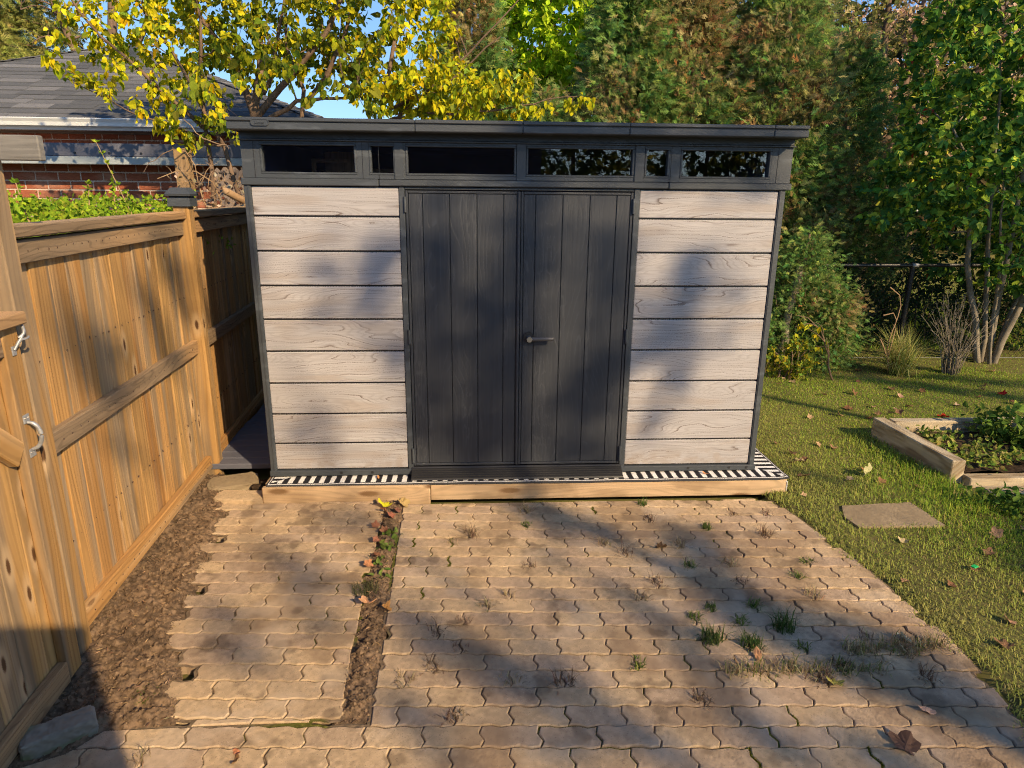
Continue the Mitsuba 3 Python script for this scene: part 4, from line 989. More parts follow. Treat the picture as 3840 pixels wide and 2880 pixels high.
leafy('thin_tree', 'bare branched tree with few olive leaves beside the spruce', 'tree', [([(-7.2, 13.6, -.1), (-7.3, 13.6, 3.5), (-7.1, 13.6, 5.0), (-6.7, 13.6, 8.5)], .20, .05), ([(-7.3, 13.6, 3.6), (-8.0, 13.5, 5.2), (-8.3, 13.4, 8.0)], .11, .03), ([(-7.2, 13.6, 4.2), (-6.2, 13.5, 5.6), (-5.5, 13.4, 7.4)], .10, .025)],
      ball(-7.2, 13.6, 6.2, 2.0, 1.6, 2.5), 240, 5, (.07, .13), [(.22, .19, .05), (.34, .28, .04), (.14, .15, .05)], None, 55, r1=.03, r2=.012, n1=70, maxlen=2.2)
# spruce at the far left
q = np.random.default_rng(61)
spk = thing('spruce_tree', 'tall sunlit yellow green spruce at the top left', 'tree')
W = Wood(q); W.limb([(-10.1, 13.6, -.1), (-10.1, 13.6, 5), (-10.1, 13.6, 11)], .25, .05)
bo = []
for i in range(260):
    z = q.uniform(3.0, 8.5); a = q.uniform(0, 2*math.pi); Rr = 3.2*(1-.06*z)*q.uniform(.75, 1.05)
    o = np.array([math.cos(a), math.sin(a), 0]); b0 = np.array([-10.1, 13.6, z])
    c = curve([b0, b0+o*Rr*.5+[0, 0, -.15], b0+o*Rr+[0, 0, -.35]], 7); W.m.append(tube(c, np.linspace(.03, .008, 7), 4, cap=False)); bo.append(c)
put('trunk', W.mesh(), 'bark', spk, smooth=True)
P, D = along(bo, q, 110, .12); P = P+q.normal(0, .13, P.shape)*[1, 1, .7]; n = len(P)
m = leaves(P, unit(D+rdir(q, n)*.8+[0, 0, -.1]), rdir(q, n, .5)+SUN*.8, q.uniform(.16, .34, n), palette(q, n, [(.32, .34, .09), (.42, .42, .13), (.2, .24, .07)], None, .2), SPRAY)
put('crown', m[:2], 'needles', spk, color=m[2], kind='stuff')

# undergrowth beyond the wire fence
def bush(label, x, y, a, b, h, n, size, cols, seed, name='green_bush', w=None, per=12, hang=.1):
    leafy(name, label, 'bush', [([(x+dx*.2, y, -.05), (x+dx*a*.3, y, h*.35), (x+dx*a*.6, y+.05, h*.7)], .012, .005, 6, 5) for dx in (-1, -.4, .1, .6, 1)],
          ball(x, y, h*.5, a, b, h*.55, .3), n, per, size, cols, w, seed, lit=0, r1=.006, r2=.003, n1=24, hang=hang)
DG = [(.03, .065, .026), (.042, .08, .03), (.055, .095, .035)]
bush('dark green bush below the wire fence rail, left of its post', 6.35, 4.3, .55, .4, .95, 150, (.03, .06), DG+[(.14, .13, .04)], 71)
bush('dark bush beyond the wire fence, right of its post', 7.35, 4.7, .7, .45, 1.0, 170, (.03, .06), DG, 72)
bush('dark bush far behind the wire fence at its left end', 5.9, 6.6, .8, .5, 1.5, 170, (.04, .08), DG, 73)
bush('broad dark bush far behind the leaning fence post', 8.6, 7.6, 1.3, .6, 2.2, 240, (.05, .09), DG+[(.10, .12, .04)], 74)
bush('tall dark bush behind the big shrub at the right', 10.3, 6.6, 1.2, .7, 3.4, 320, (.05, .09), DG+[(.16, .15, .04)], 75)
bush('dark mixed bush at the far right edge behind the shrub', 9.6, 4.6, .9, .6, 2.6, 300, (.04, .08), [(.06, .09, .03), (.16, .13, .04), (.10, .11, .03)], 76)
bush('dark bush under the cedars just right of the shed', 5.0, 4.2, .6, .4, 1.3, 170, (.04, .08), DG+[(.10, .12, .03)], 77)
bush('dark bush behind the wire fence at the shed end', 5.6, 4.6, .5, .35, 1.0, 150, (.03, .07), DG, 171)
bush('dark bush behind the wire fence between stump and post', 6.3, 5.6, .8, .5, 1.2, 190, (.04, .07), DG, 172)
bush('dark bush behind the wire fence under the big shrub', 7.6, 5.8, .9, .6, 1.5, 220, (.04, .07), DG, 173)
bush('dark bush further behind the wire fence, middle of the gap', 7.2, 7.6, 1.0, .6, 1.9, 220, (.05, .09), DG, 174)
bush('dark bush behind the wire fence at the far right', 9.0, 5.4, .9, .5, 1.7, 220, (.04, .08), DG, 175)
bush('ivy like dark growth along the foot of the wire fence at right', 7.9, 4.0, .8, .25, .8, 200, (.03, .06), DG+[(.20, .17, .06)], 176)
leafy('yellow_sapling', 'slender sapling with a few yellow leaves by the shed corner', 'sapling', [([(5.15, 2.62, -.02), (5.08, 2.66, .25), (4.95, 2.72, .55), (4.75, 2.8, .68)], .012, .004)], ball(4.85, 2.75, .42, .25, .15, .25, 0), 5, 3, (.05, .09), [(.5, .42, .02), (.38, .40, .03)], None, 78, n1=5, bark='bark', hang=-.9)
bush('low leafy plants with yellow and green leaves at the shed corner', 4.72, 2.75, .30, .25, .42, 60, (.03, .06), [(.14, .24, .04), (.28, .32, .04), (.40, .34, .03)], 79, name='low_plants')
# a far-off wood closes the view at the right
q = np.random.default_rng(81)
n = 42000; x = q.uniform(1.5, 42, n); y = q.uniform(17, 24, n)+np.maximum(0, x-20)*-.25; hmax = 6.2+3.2*meshkit.fbm(np.stack([x*.35, y*.1, x*0], 1), 3, 7)-2.6*np.exp(-((x-1.5)/4)**2); z = q.uniform(0, 1, n)**.8*hmax
m = leaves(np.stack([x, y, z], 1), rdir(q, n), rdir(q, n, .4)+[0, -.4, 0], q.uniform(.25, .6, n), palette(q, n, [(.08, .10, .035), (.13, .13, .05), (.22, .16, .08), (.05, .07, .03)], None, .25), LEAF4)
k = put('far_woodland', m[:2], 'foliage', color=m[2]); labels[k] = {'label': 'far wood of mixed dull green and tan trees closing the view at right', 'category': 'wood', 'kind': 'stuff'}

# ------------------------------------------------------------------ wire fence
wfc = thing('wire_fence', 'black chain link fence with top rail and leaning post behind the lawn', 'fence')
FY = 3.55
put('top_rail', tube([(4.7, FY, 1.135), (8.8, FY+.02, 1.145)], .021, 12), 'black_metal', wfc, smooth=True)
put('post', tube([(6.42, FY+.03, -.1), (6.445, FY+.03, .2), (6.465, FY+.03, 1.13), (6.466, FY+.03, 1.17)], .030, 12), 'black_metal', wfc, smooth=True)
put('post', tube([(8.75, FY+.03, -.1), (8.78, FY+.03, 1.15)], .030, 12), 'black_metal', wfc, smooth=True)
put('rail_clamp', tube([(6.43, FY, 1.14), (6.50, FY, 1.14)], .027, 12), 'galvanised', wfc, smooth=True)
ms = []
fx = sbox(4.72, .03, 8.75, 1.12)
for sgn in (1, -1):
    for c in np.arange(-6, 6, .078):
        ln = LineString([(4.0, c+sgn*0.), (9.5, c+sgn*5.5)]).intersection(fx)
        if ln.is_empty or ln.length < .03: continue
        (x0, z0), (x1, z1) = ln.coords[0], ln.coords[-1]; ms.append(tube([(x0, FY-.022+.003*sgn, z0), (x1, FY-.022+.003*sgn, z1)], .0019, 3, cap=False))
put('wire_mesh', join(ms), 'black_metal', wfc)
put('bottom_wire', tube([(4.72, FY-.1, .05), (8.7, FY-.1, .045)], .003, 4), 'galvanised', wfc)
single('fallen_pole', 'thin pale pole lying in the bushes behind the wire fence', 'pole', tube([(7.1, 5.4, 1.95), (7.75, 5.5, 1.68)], .022, 8), 'white_paint', smooth=True)
sm, sf = rock((.22, .2, .33), 5, 3, .25, .5)
single('tree_stump', 'dark rotting stump behind the wire fence', 'stump', (sm+[5.95, 4.6, .55], sf), 'bark', smooth=40)
# ------------------------------------------------------------------ lawn, weeds, fallen leaves
r = np.random.default_rng(91)
SLAB = Polygon([(3.63, -.345), (4.10, -.315), (4.12, -.63), (3.58, -.625), (3.56, -.5)])
def blades(P, h, w, lean, col, kind='foliage', jit=.22, ws=None):
    """grass blades of five corners, bent over along a random heading"""
    n = len(P); a = r.uniform(0, 2*math.pi, n); d = np.stack([np.cos(a), np.sin(a), 0*a], 1); s = np.stack([-d[:, 1], d[:, 0], 0*a], 1)
    h = np.asarray(h); w = np.asarray(w); l = np.abs(r.normal(0, lean, n))
    up = np.array([0, 0, 1.0])
    m1 = P+up*(h*.6)[:, None]*np.cos(l*.4)[:, None]+d*(h*.6*np.sin(l*.5))[:, None]; tip = m1+up*(h*.4*np.cos(l*1.1))[:, None]+d*(h*.45*np.sin(l*1.1)+.1*h)[:, None]
    v = np.stack([P-s*w[:, None]/2, P+s*w[:, None]/2, m1-s*w[:, None]*.38, m1+s*w[:, None]*.38, tip], 1).reshape(-1, 3)
    f = (np.array([[0, 1, 3], [0, 3, 2], [2, 3, 4]])[None]+5*np.arange(n)[:, None, None]).reshape(-1, 3)
    return v, f, np.clip(np.repeat(palette(r, n, col, ws, jit), 5, axis=0), 0, 1)
GC = [(.19, .32, .04), (.28, .39, .05), (.38, .42, .07), (.44, .38, .15)]
n = 420000
x = np.r_[r.uniform(3.2, 10.5, n), 3.0+r.exponential(.3, 9000)]; y = np.r_[r.uniform(-3.0, 3.9, n), r.uniform(-2.6, 1.0, 9000)]
keep = (x > edge_x(y)+.035*np.sin(y*9)+r.normal(0, .025, len(x))) & ~((x > 4.58) & (y > -.24) & (y < .90)) & ~((x > 3.58) & (x < 4.1) & (y > -.61) & (y < -.335))
keep &= r.random(len(x)) < np.clip(1.25-.055*np.hypot(x-1.3, y+4.1), .5, 1)
thick = meshkit.fbm(np.stack([x*.8, y*.8, x*0], 1), 3, 4)
keep &= (y < 2.9+.3*np.sin(x*3)) | (r.random(len(x)) < .25)
x, y, thick = x[keep], y[keep], thick[keep]
hh = r.uniform(.014, .034, len(x))*(.65+.8*thick)*(1+.25*((y < .15) & (x > 3.9)))*(1+1.1*np.exp(-((x-4.5)/.18)**2)*((y > -.5) & (y < 1)))
m = blades(np.stack([x, y, lawn_z(x, y)-.004], 1), hh, r.uniform(.0032, .0058, len(x)), 1.25, GC, ws=[.38, .34, .19, .09])
dryness = np.clip(.55-.5*(x-edge_x(y)), 0, .5)+.8*np.clip(meshkit.fbm(np.stack([x*1.3, y*1.3, x*0+5], 1), 3, 9)-.45, 0, .4)
m = m[:2]+(np.clip(m[2]*(1-np.repeat(dryness, 5)[:, None])+np.repeat(dryness, 5)[:, None]*np.array([.40, .36, .14]), 0, 1),)
k = put('lawn', m[:2], 'foliage', color=m[2]); labels[k] = {'label': 'mown lawn of short green and straw coloured grass', 'category': 'grass', 'kind': 'stuff'}
# grass beyond the wire fence
x = r.uniform(5, 14, 24000); y = 4.0+r.exponential(3.0, 24000)
m = blades(np.stack([x, y, lawn_z(x, y)-.004], 1), r.uniform(.05, .12, len(x)), r.uniform(.008, .014, len(x)), .7, GC, ws=[.4, .4, .15, .05])
k = put('rough_grass', m[:2], 'foliage', color=m[2]); labels[k] = {'label': 'rough shaded grass beyond the wire fence', 'category': 'grass', 'kind': 'stuff'}

def tuft(name, label, cat, x, y, n, h, w, lean, cols, group=None, rad=.02, z=None, ws=None, mt='foliage'):
    a, q = r.uniform(0, 6.28, n), r.random(n)**.5*rad
    P = np.stack([x+q*np.cos(a), y+q*np.sin(a), np.full(n, -.008 if z is None else z)], 1)
    m = blades(P, r.uniform(.45, 1, n)*h, r.uniform(.6, 1.2, n)*w, lean, cols, ws=ws)
    return single(name, label, cat, m[:2], mt, group, color=m[2])
STRAW = [(.36, .28, .16), (.26, .18, .10), (.42, .35, .20)]; DRYW = [(.17, .105, .07), (.25, .17, .11), (.12, .08, .05)]
GREEN = [(.07, .12, .03), (.11, .16, .035), (.16, .20, .05)]
# tufts in the joints of the patio: on paver corners picked from the paving itself
spots = np.array(paver_spots); u_ = np.random.default_rng(17)
def where(x, y):
    a = 'at the left' if x < 1.5 else 'in the middle' if x < 2.3 else 'at the right'
    b = 'close to the platform' if y > -.6 else 'half way across the patio' if y > -1.3 else 'towards the viewer' if y > -1.9 else 'in the nearest paving rows'
    return f'{b}, {a}'
def corner(x, y):
    i = np.argmin(np.hypot(spots[:, 0]-x, spots[:, 1]-y)); return spots[i]+PV*u_.uniform(0, PH)*.6
dry = [(1.02, -1.55), (1.22, -1.52), (1.15, -1.70), (1.22, -1.80), (1.30, -1.68), (1.40, -1.80), (1.05, -1.82), (.98, -1.60), (1.28, -1.32), (1.45, -1.36), (1.55, -1.05), (1.72, -.82), (1.95, -.80), (2.1, -.95), (2.2, -1.15), (2.35, -1.2), (2.1, -1.3), (2.5, -.78), (2.62, -.95), (1.0, -1.0), (1.15, -.75), (1.32, -.62), (1.7, -1.9), (2.9, -1.75), (3.05, -1.6), (2.75, -1.95), (3.15, -1.75), (2.8, -1.5), (3.0, -1.3), (2.7, -1.25), (2.35, -.45), (2.6, -.35), (2.9, -.5), (3.0, -.75), (3.1, -.35), (.35, -2.12), (.15, -2.15), (1.15, -2.1), (2.1, -1.98), (2.0, -.32), (1.62, -.30), (2.85, -1.85), (3.2, -1.95), (2.55, -1.62), (2.48, -1.75)]
for x, y in dry[::2]+dry[1::4]:
    c = corner(x, y); tuft('dry_weed', 'withered brown weed tuft in a paving joint '+where(x, y), 'weed', c[0], c[1], int(u_.integers(26, 60)), u_.uniform(.05, .11), .0038, 1.9, DRYW if u_.random() < .6 else STRAW, 'withered weeds in the paving joints', .04)
grn_ = [(2.45, -1.42), (2.52, -1.50), (2.35, -1.55), (2.62, -1.6), (2.72, -1.66), (2.95, -1.68), (2.82, -1.76), (2.4, -1.72), (2.58, -1.85), (2.2, -1.1), (2.5, -1.02), (2.95, -1.1), (2.7, -.62), (2.9, -.42), (2.4, -.30), (3.12, -1.35), (1.55, -.58), (1.28, -1.02), (3.05, -1.02), (2.15, -.7), (2.62, -1.42), (1.9, -1.82)]
for x, y in grn_[::2]+grn_[1::5]:
    c = corner(x, y); tuft('green_weed', 'small green weed tuft in a paving joint '+where(x, y), 'weed', c[0], c[1], int(u_.integers(34, 70)), u_.uniform(.035, .075), .0048, 1.5, GREEN, 'green weeds in the paving joints', .03)
for x, y, h in ((2.70, -1.555, .12), (2.34, -1.62, .10), (2.50, -1.66, .085)):
    tuft('grass_clump', {.12: 'largest dark green grass clump standing up from the patio joints', .10: 'flattened green grass clump left of the largest one on the patio', .085: 'low green grass clump in the patio, nearest the brown curled leaf'}[h], 'grass clump', x, y, 110, h, .005, .85, [(.055, .10, .03), (.08, .13, .035), (.13, .16, .05)], rad=.045)
for x0, y0, x1, y1, lb in ((2.32, -1.83, 3.0, -1.84, 'line of flattened straw coloured grass along a patio joint'), (2.9, -1.72, 3.36, -1.70, 'ragged dry grass spreading in from the lawn edge over the patio')):
    n = 420; t = r.random(n); P = np.stack([x0+(x1-x0)*t, y0+(y1-y0)*t+r.normal(0, .022, n), np.full(n, -.004)], 1)
    m = blades(P, r.uniform(.03, .08, n), r.uniform(.003, .005, n), 1.5, STRAW+GREEN[2:]); k = single('joint_grass', lb, 'grass', m[:2], 'foliage', color=m[2])
# moss lining some of the joints near the platform
for x, y in ((.98, -.36), (1.08, -.48), (1.0, -.58), (1.12, -.30), (1.1, -.70), (.95, -.76), (1.15, -.95), (1.02, -1.28), (2.05, -.42), (2.95, -1.9), (2.5, -2.15), (2.75, -2.3), (2.2, -2.3)):
    i = np.argmin(np.hypot(spots[:, 0]-x, spots[:, 1]-y)); o = spots[i]; n = 240; t = r.random(n)
    P = np.c_[o+np.outer(t*PH, PV)+np.outer(.010*np.sin(t*6.28), PU)*.9+r.normal(0, .0035, (n, 2)), np.full(n, -.007)]
    m = blades(P, r.uniform(.006, .014, n), np.full(n, .005), 1.2, [(.14, .15, .02), (.20, .20, .03), (.10, .10, .02)]); single('joint_moss', 'strip of olive moss filling a zigzag joint between two pavers', 'moss', m[:2], 'foliage', 'moss in the paving joints', color=m[2])
# weeds in the soil strip
for x, y in ((.80, -.62), (.79, -.75), (.79, -1.02), (.78, -.90)):
    n = 16; P = np.array([x, y, .01])+r.normal(0, .022, (n, 3))*[1, 1.3, .25]
    m = leaves(P, rdir(r, n, .25), rdir(r, n, 2.5), r.uniform(.022, .05, n), palette(r, n, [(.10, .16, .035), (.16, .22, .05)]), LEAF8)
    single('strip_weed', 'small green leafy weed in the narrow soil strip', 'weed', m[:2], 'foliage', 'leafy weeds in the soil strip', color=m[2])
tuft('moss_tuft', 'grey green mossy tuft in the middle of the narrow soil strip', 'weed', .745, -1.16, 260, .05, .003, 1.2, [(.10, .11, .05), (.16, .15, .07)], rad=.07, z=.0)
tuft('moss_patch', 'small mossy green patch on the soil near the concrete block', 'moss', .0, -1.86, 200, .02, .004, 1.3, [(.10, .12, .03), (.15, .16, .05)], rad=.05, z=.005)
# ornamental grass, dead shrub
n = 700; a, q_ = r.uniform(0, 6.28, n), r.random(n)**.6*.10
P = np.stack([6.02+q_*np.cos(a), 2.86+q_*np.sin(a), np.full(n, 0.)], 1); m = blades(P, r.uniform(.22, .60, n), np.full(n, .007), .9, [(.42, .42, .12), (.56, .50, .22), (.28, .34, .09)])
og = put('ornamental_grass', m[:2], 'foliage', color=m[2]); labels[og] = {'label': 'pale yellow green ornamental grass tuft before the leaning fence post', 'category': 'ornamental grass'}
put('seed_stalk', join([tube(curve([(5.95, 2.85, .1), (5.88, 2.84, .6), (5.90, 2.84, .82), (5.74, 2.82, .98)], 8), .006, 5), tube(curve([(5.94, 2.84, .1), (5.86, 2.8, .55), (5.82, 2.8, .70), (5.70, 2.8, .68)], 8), .006, 5), tube(curve([(5.9, 2.86, .05), (5.78, 2.8, .3), (5.70, 2.78, .42)], 5), .008, 5)]), 'tan_bark', og)
q = np.random.default_rng(95); W = Wood(q)
for i in range(55):
    a = q.uniform(0, 6.28); d = q.uniform(.05, .42); h = q.uniform(.5, 1.0)*(1.05-.5*d)
    b = np.array([6.62+.10*math.cos(a)*q.random(), 2.86+.10*math.sin(a)*q.random(), 0]); e = np.array([6.62+d*math.cos(a), 2.86+d*.8*math.sin(a), h])
    W.limb([b, b*.5+e*.5+[-.3*(e[0]-b[0])*.5, -.3*(e[1]-b[1])*.5, .05], e], .006, .002, 6, 4, .012)
tips = np.array([(6.62+q.normal(0, .22), 2.86+q.normal(0, .18), q.uniform(.25, .95)) for _ in range(700)])
W.grow(tips, .003, 3, .03, 4, .4, far=.05)
single('dead_shrub', 'dead brown twiggy shrub at the back of the lawn', 'shrub', W.mesh(), 'grey_bark', smooth=True)
# plants in the raised bed
q = np.random.default_rng(96)
def plants(name, label, spots, n, h, rad, size, cols, parent=None, z0=.09):
    P = np.vstack([np.stack([x+q.normal(0, rad, n), y+q.normal(0, rad*.8, n), z0+q.random(n)*hh*h], 1) for x, y, hh in spots]); k_ = len(P)
    m = leaves(P, rdir(q, k_, .5), rdir(q, k_, 1.6), q.uniform(*size, k_), palette(q, k_, cols), LEAF8)
    k = put(name, m[:2], 'foliage', parent, color=m[2]); labels[k] = {'label': label, 'category': 'plants', 'kind': 'stuff'}
BG = [(.12, .20, .04), (.20, .28, .05), (.29, .32, .07)]
plants('bed_weeds', 'low pale green weeds at the near left end of the raised bed', [(x, y, 1) for x, y in ((4.82, .18), (4.80, .42), (4.95, .60), (5.02, .30), (5.05, .12), (4.86, .66), (5.22, .15), (4.9, .05), (5.15, .45))], 60, .07, .06, (.025, .05), BG+[(.34, .30, .10)])
plants('bed_crop', 'bushy leafy green plants filling the right end of the raised bed', ((5.45, .35, .22), (5.62, .55, .26), (5.78, .22, .24), (5.95, .45, .28), (5.40, .65, .2), (6.2, .3, .3), (6.4, .6, .3)), 190, 1, .11, (.035, .075), [(.08, .15, .03), (.13, .22, .04), (.20, .27, .05)])
plants('lawn_weeds', 'leafy green weeds in the long grass before the raised bed', [(x, y, 1) for x, y in ((4.66, -.42), (4.82, -.52), (5.0, -.48), (5.1, -.75), (4.75, -.85))], 120, .10, .09, (.03, .06), [(.07, .14, .03), (.11, .18, .035)], z0=.02)

# fallen leaves, each its own
_ang = np.linspace(0, 2*math.pi, 20, endpoint=False)
def leaf_mesh(q, size, lobes, curl):
    rr = (.55+.45*np.abs(np.cos(_ang*lobes/2+.3)))*(1+.12*np.cos(_ang))*q.uniform(.85, 1.1, 20) if lobes else .6+.25*np.cos(_ang)*np.cos(_ang)+.1*np.cos(_ang)
    v = np.vstack([[0, 0, 0], np.c_[.5*rr*np.cos(_ang), .5*rr*np.sin(_ang)*.6, 0*_ang], np.c_[rr*np.cos(_ang), rr*np.sin(_ang)*(.9 if lobes else .55), 0*_ang]])
    b = q.uniform(0, 3.14); d = v[:, 0]*math.cos(b)+v[:, 1]*math.sin(b)
    v[:, 2] = curl*d**2+.12*curl*np.sin(v[:, 0]*7+b)+.10*np.abs(v[:, 1])+q.normal(0, .03, 41)
    k = np.arange(20); k2 = (k+1) % 20
    f = np.vstack([np.stack([k*0, k+1, k2+1], 1), np.stack([k+1, k+21, k2+21], 1), np.stack([k+1, k2+21, k2+1], 1)])
    return v*size, f
def fallen(x, y, size, cols, label, group=None, lobes=5, curl=.5, z=None, tilt=.35, seed=0, name='fallen_leaf'):
    q = np.random.default_rng(1000+seed); v, f = leaf_mesh(q, size, lobes, curl)
    R = trimesh.transformations.euler_matrix(q.normal(0, tilt), q.normal(0, tilt), q.uniform(0, 6.28))[:3, :3]
    v = v @ R.T; v[:, 2] -= np.quantile(v[:, 2], .12); v = v+[x, y, (lawn_z(np.array([x]), np.array([y]))[0]+.012) if z is None else z]
    c = palette(q, 1, cols)*np.exp(q.normal(0, .12, (41, 1)))
    return single(name, label, 'leaf', (v, f), 'dry_matter', group, color=np.clip(c, 0, 1))
BRN = [(.26, .15, .085), (.34, .215, .13), (.20, .11, .065), (.42, .30, .19)]
q = np.random.default_rng(99); k = 0
lawnpts = [(3.62, -1.72), (3.78, -1.55), (3.72, -1.25), (3.95, -1.1), (4.05, -1.35), (4.15, -.95), (4.3, -1.15), (3.9, -1.9), (4.1, -1.75), (3.5, -1.2), (3.75, -.8), (4.35, -.75), (3.45, -.2), (3.6, .1), (3.9, .05), (4.1, .2), (4.3, -.1), (3.75, .4), (3.7, .75), (4.1, .65), (3.6, 1.1), (4.0, 1.2)]
while len(lawnpts) < 84:
    p = (q.uniform(3.55, 7.6), q.uniform(-1.9, 3.1))
    if p[0] > edge_x(p[1])+.1 and not (p[0] > 4.45 and -.3 < p[1] < .95) and not (3.5 < p[0] < 4.2 and -.7 < p[1] < -.25) and p[0] < 4.6+.95*(p[1]+2): lawnpts.append(p)
for x, y in lawnpts:
    k += 1; sz = q.uniform(.022, .048); ci = int(q.integers(4))
    where_ = ('behind the raised bed' if x > 4.4 and y > .9 else 'between the shed and the raised bed' if y > -.1 else 'around the stepping slab' if y > -.95 else 'along the patio edge' if x < edge_x(y)+.35 else 'in front of the stepping slab')
    fallen(x, y, sz, [BRN[ci]], f"{'small' if sz < .035 else 'larger'} {('brown', 'tan', 'dark brown', 'pale')[ci]} dry leaf on the lawn {where_}", 'dry leaves scattered on the lawn', seed=k)
for x, y, c in ((5.5, 1.35, (.5, .05, .03)), (6.6, 2.05, (.5, .04, .03))): k += 1; fallen(x, y, .05, [c], 'red leaf on the lawn '+('just behind the raised bed' if y < 2 else 'far right, towards the shrub'), seed=k)
fallen(4.06, .10, .075, [(.50, .46, .24)], 'pale yellow green leaf standing in the grass left of the raised bed', seed=301, tilt=.9)
fallen(2.84, -2.24, .058, [(.115, .07, .05)], 'large dark curled leaf on the patio, bottom right', seed=302, z=.004, curl=.6, tilt=.25)
fallen(2.335, -.81, .04, [(.12, .07, .04)], 'dark curled leaf on the middle of the patio', seed=303, z=.004, curl=1.0)
fallen(.775, -1.30, .052, [(.55, .30, .17)], 'salmon pink leaf on the narrow soil strip', seed=304, z=.022)
fallen(.865, -1.335, .034, [(.52, .30, .12)], 'small orange leaf on the patio beside the soil strip', seed=305, z=.006, curl=.9)
fallen(.72, -.235, .06, [(.50, .52, .03)], 'bright yellow leaf at the foot of the platform board', seed=306, z=.012)
fallen(.83, -.215, .05, [(.50, .36, .15)], 'orange leaf beside the yellow one at the foot of the platform board', seed=307, z=.012)
fallen(2.50, -1.74, .045, [(.46, .27, .15)], 'curved tan leaf beside the patio grass clumps', seed=308, z=.006, lobes=0, curl=1.0)
fallen(3.20, -1.66, .04, [(.70, .66, .48)], 'cream coloured leaf at the edge between patio and lawn', seed=309, z=.012)
fallen(2.74, -1.92, .045, [(.40, .33, .08)], 'yellow brown leaf on the patio below the straw grass line', seed=310, z=.006)
fallen(.44, -2.16, .03, [(.36, .15, .09)], 'small reddish leaf on the paving, bottom left', seed=311, z=.005, lobes=0)
fallen(.45, -2.20, .03, [(.22, .12, .07)], 'small dark leaf on the paving beside the reddish one', seed=312, z=.005, lobes=0)
fallen(3.02, -2.08, .04, [(.42, .28, .18)], 'long tan leaf on the patio near the lawn corner', seed=313, z=.006, lobes=0)
for x, y in ((.72, -.32), (.78, -.40), (.70, -.52), (.76, -.58), (.73, -.70), (.81, -.33), (.75, -.86), (.72, -.95)):
    k += 1; fallen(x, y, .03, [(.22, .10, .06), (.30, .15, .08)], 'small rusty leaf in the narrow soil strip', 'rusty leaves in the soil strip', seed=k, z=.022)
for x, y, zz in ((1.35, -.07, .122), (2.83, -.06, .122), (.66, -.055, .124)): k += 1; fallen(x, y, .026, [(.42, .22, .09)], {1.35: 'tiny orange leaf on the rug before the door', 2.83: 'tiny orange leaf on the rug right of the door', .66: 'tiny orange leaf on the rug left of the door'}[x], seed=k, z=zz, lobes=0)
single('plastic_scrap', 'small bright green plastic scrap in the grass', 'scrap', tf(cbox((-.018, -.012, 0), (.018, .012, .008), .003)[:2], np.array([[.9, -.4, 0, 3.93], [.4, .9, 0, -1.12], [0, 0, 1, .03], [0, 0, 0, 1]])), 'green_plastic')
mat('green_plastic', (.02, .36, .10), .3, .5)

# ------------------------------------------------------------------ trees behind the viewer, towards the sun: their crowns dapple the yard
q = np.random.default_rng(123)
def shade_tree(label, base, streaks, tmid, seed, leaf=(.05, .10), dens=1.0):
    """streaks: (start, end, half width, strength) of the shade on the yard; the leafy bough that casts it hangs in the crown on the line to the sun"""
    g = np.random.default_rng(seed); kk = thing('shade_tree', label, 'tree'); W = Wood(g); A, B, P = [], [], []
    for p0, p1, rad, st in streaks:
        rad = rad*1.3; t = tmid+g.uniform(-.8, .8); a, b = np.array(p0)+SUN*t, np.array(p1)+SUN*(t+g.uniform(-.3, .3)); A.append(a); B.append(b)
        n = int(dens*st*2*rad*(np.linalg.norm(b-a)+2*rad)/.0011); u = g.random((n, 1)); P.append(a+(b-a)*u+g.normal(0, rad*.62, (n, 3)))
    ctr = np.mean(A, axis=0); top = ctr+[0, 0, 1.2]; bs = np.array(base)
    W.limb([bs, bs*.6+np.array([ctr[0], ctr[1], 0])*.4+[0, 0, ctr[2]*.35], [ctr[0], ctr[1], ctr[2]-1.2], top], .13, .012, 14, 9, .03)
    W.grow(np.array(A), .010, 5, .05, 6, 9, far=.6, taper=.5); W.grow(np.array(B), .008, 5, .03, 6, 9, taper=.5)
    P = np.vstack(P); n = len(P)
    W.grow(P[::16], .005, 3, .02, 4, 2)
    put('trunk', W.mesh(), 'bark', kk, smooth=True)
    m = leaves(P, rdir(g, n, -.3), rdir(g, n, .4)+SUN*.5, g.uniform(*leaf, n), palette(g, n, [(.14, .17, .03), (.25, .22, .04), (.09, .12, .03)]), LEAF4)
    put('crown', m[:2], 'foliage', kk, color=m[2], kind='stuff')
F = lambda x0, z0, x1, z1, r_, s_: ((x0, 0, z0), (x1, 0, z1), r_, s_)
H = lambda x0, y0, x1, y1, r_, s_: ((x0, y0, 0), (x1, y1, 0), r_, s_)
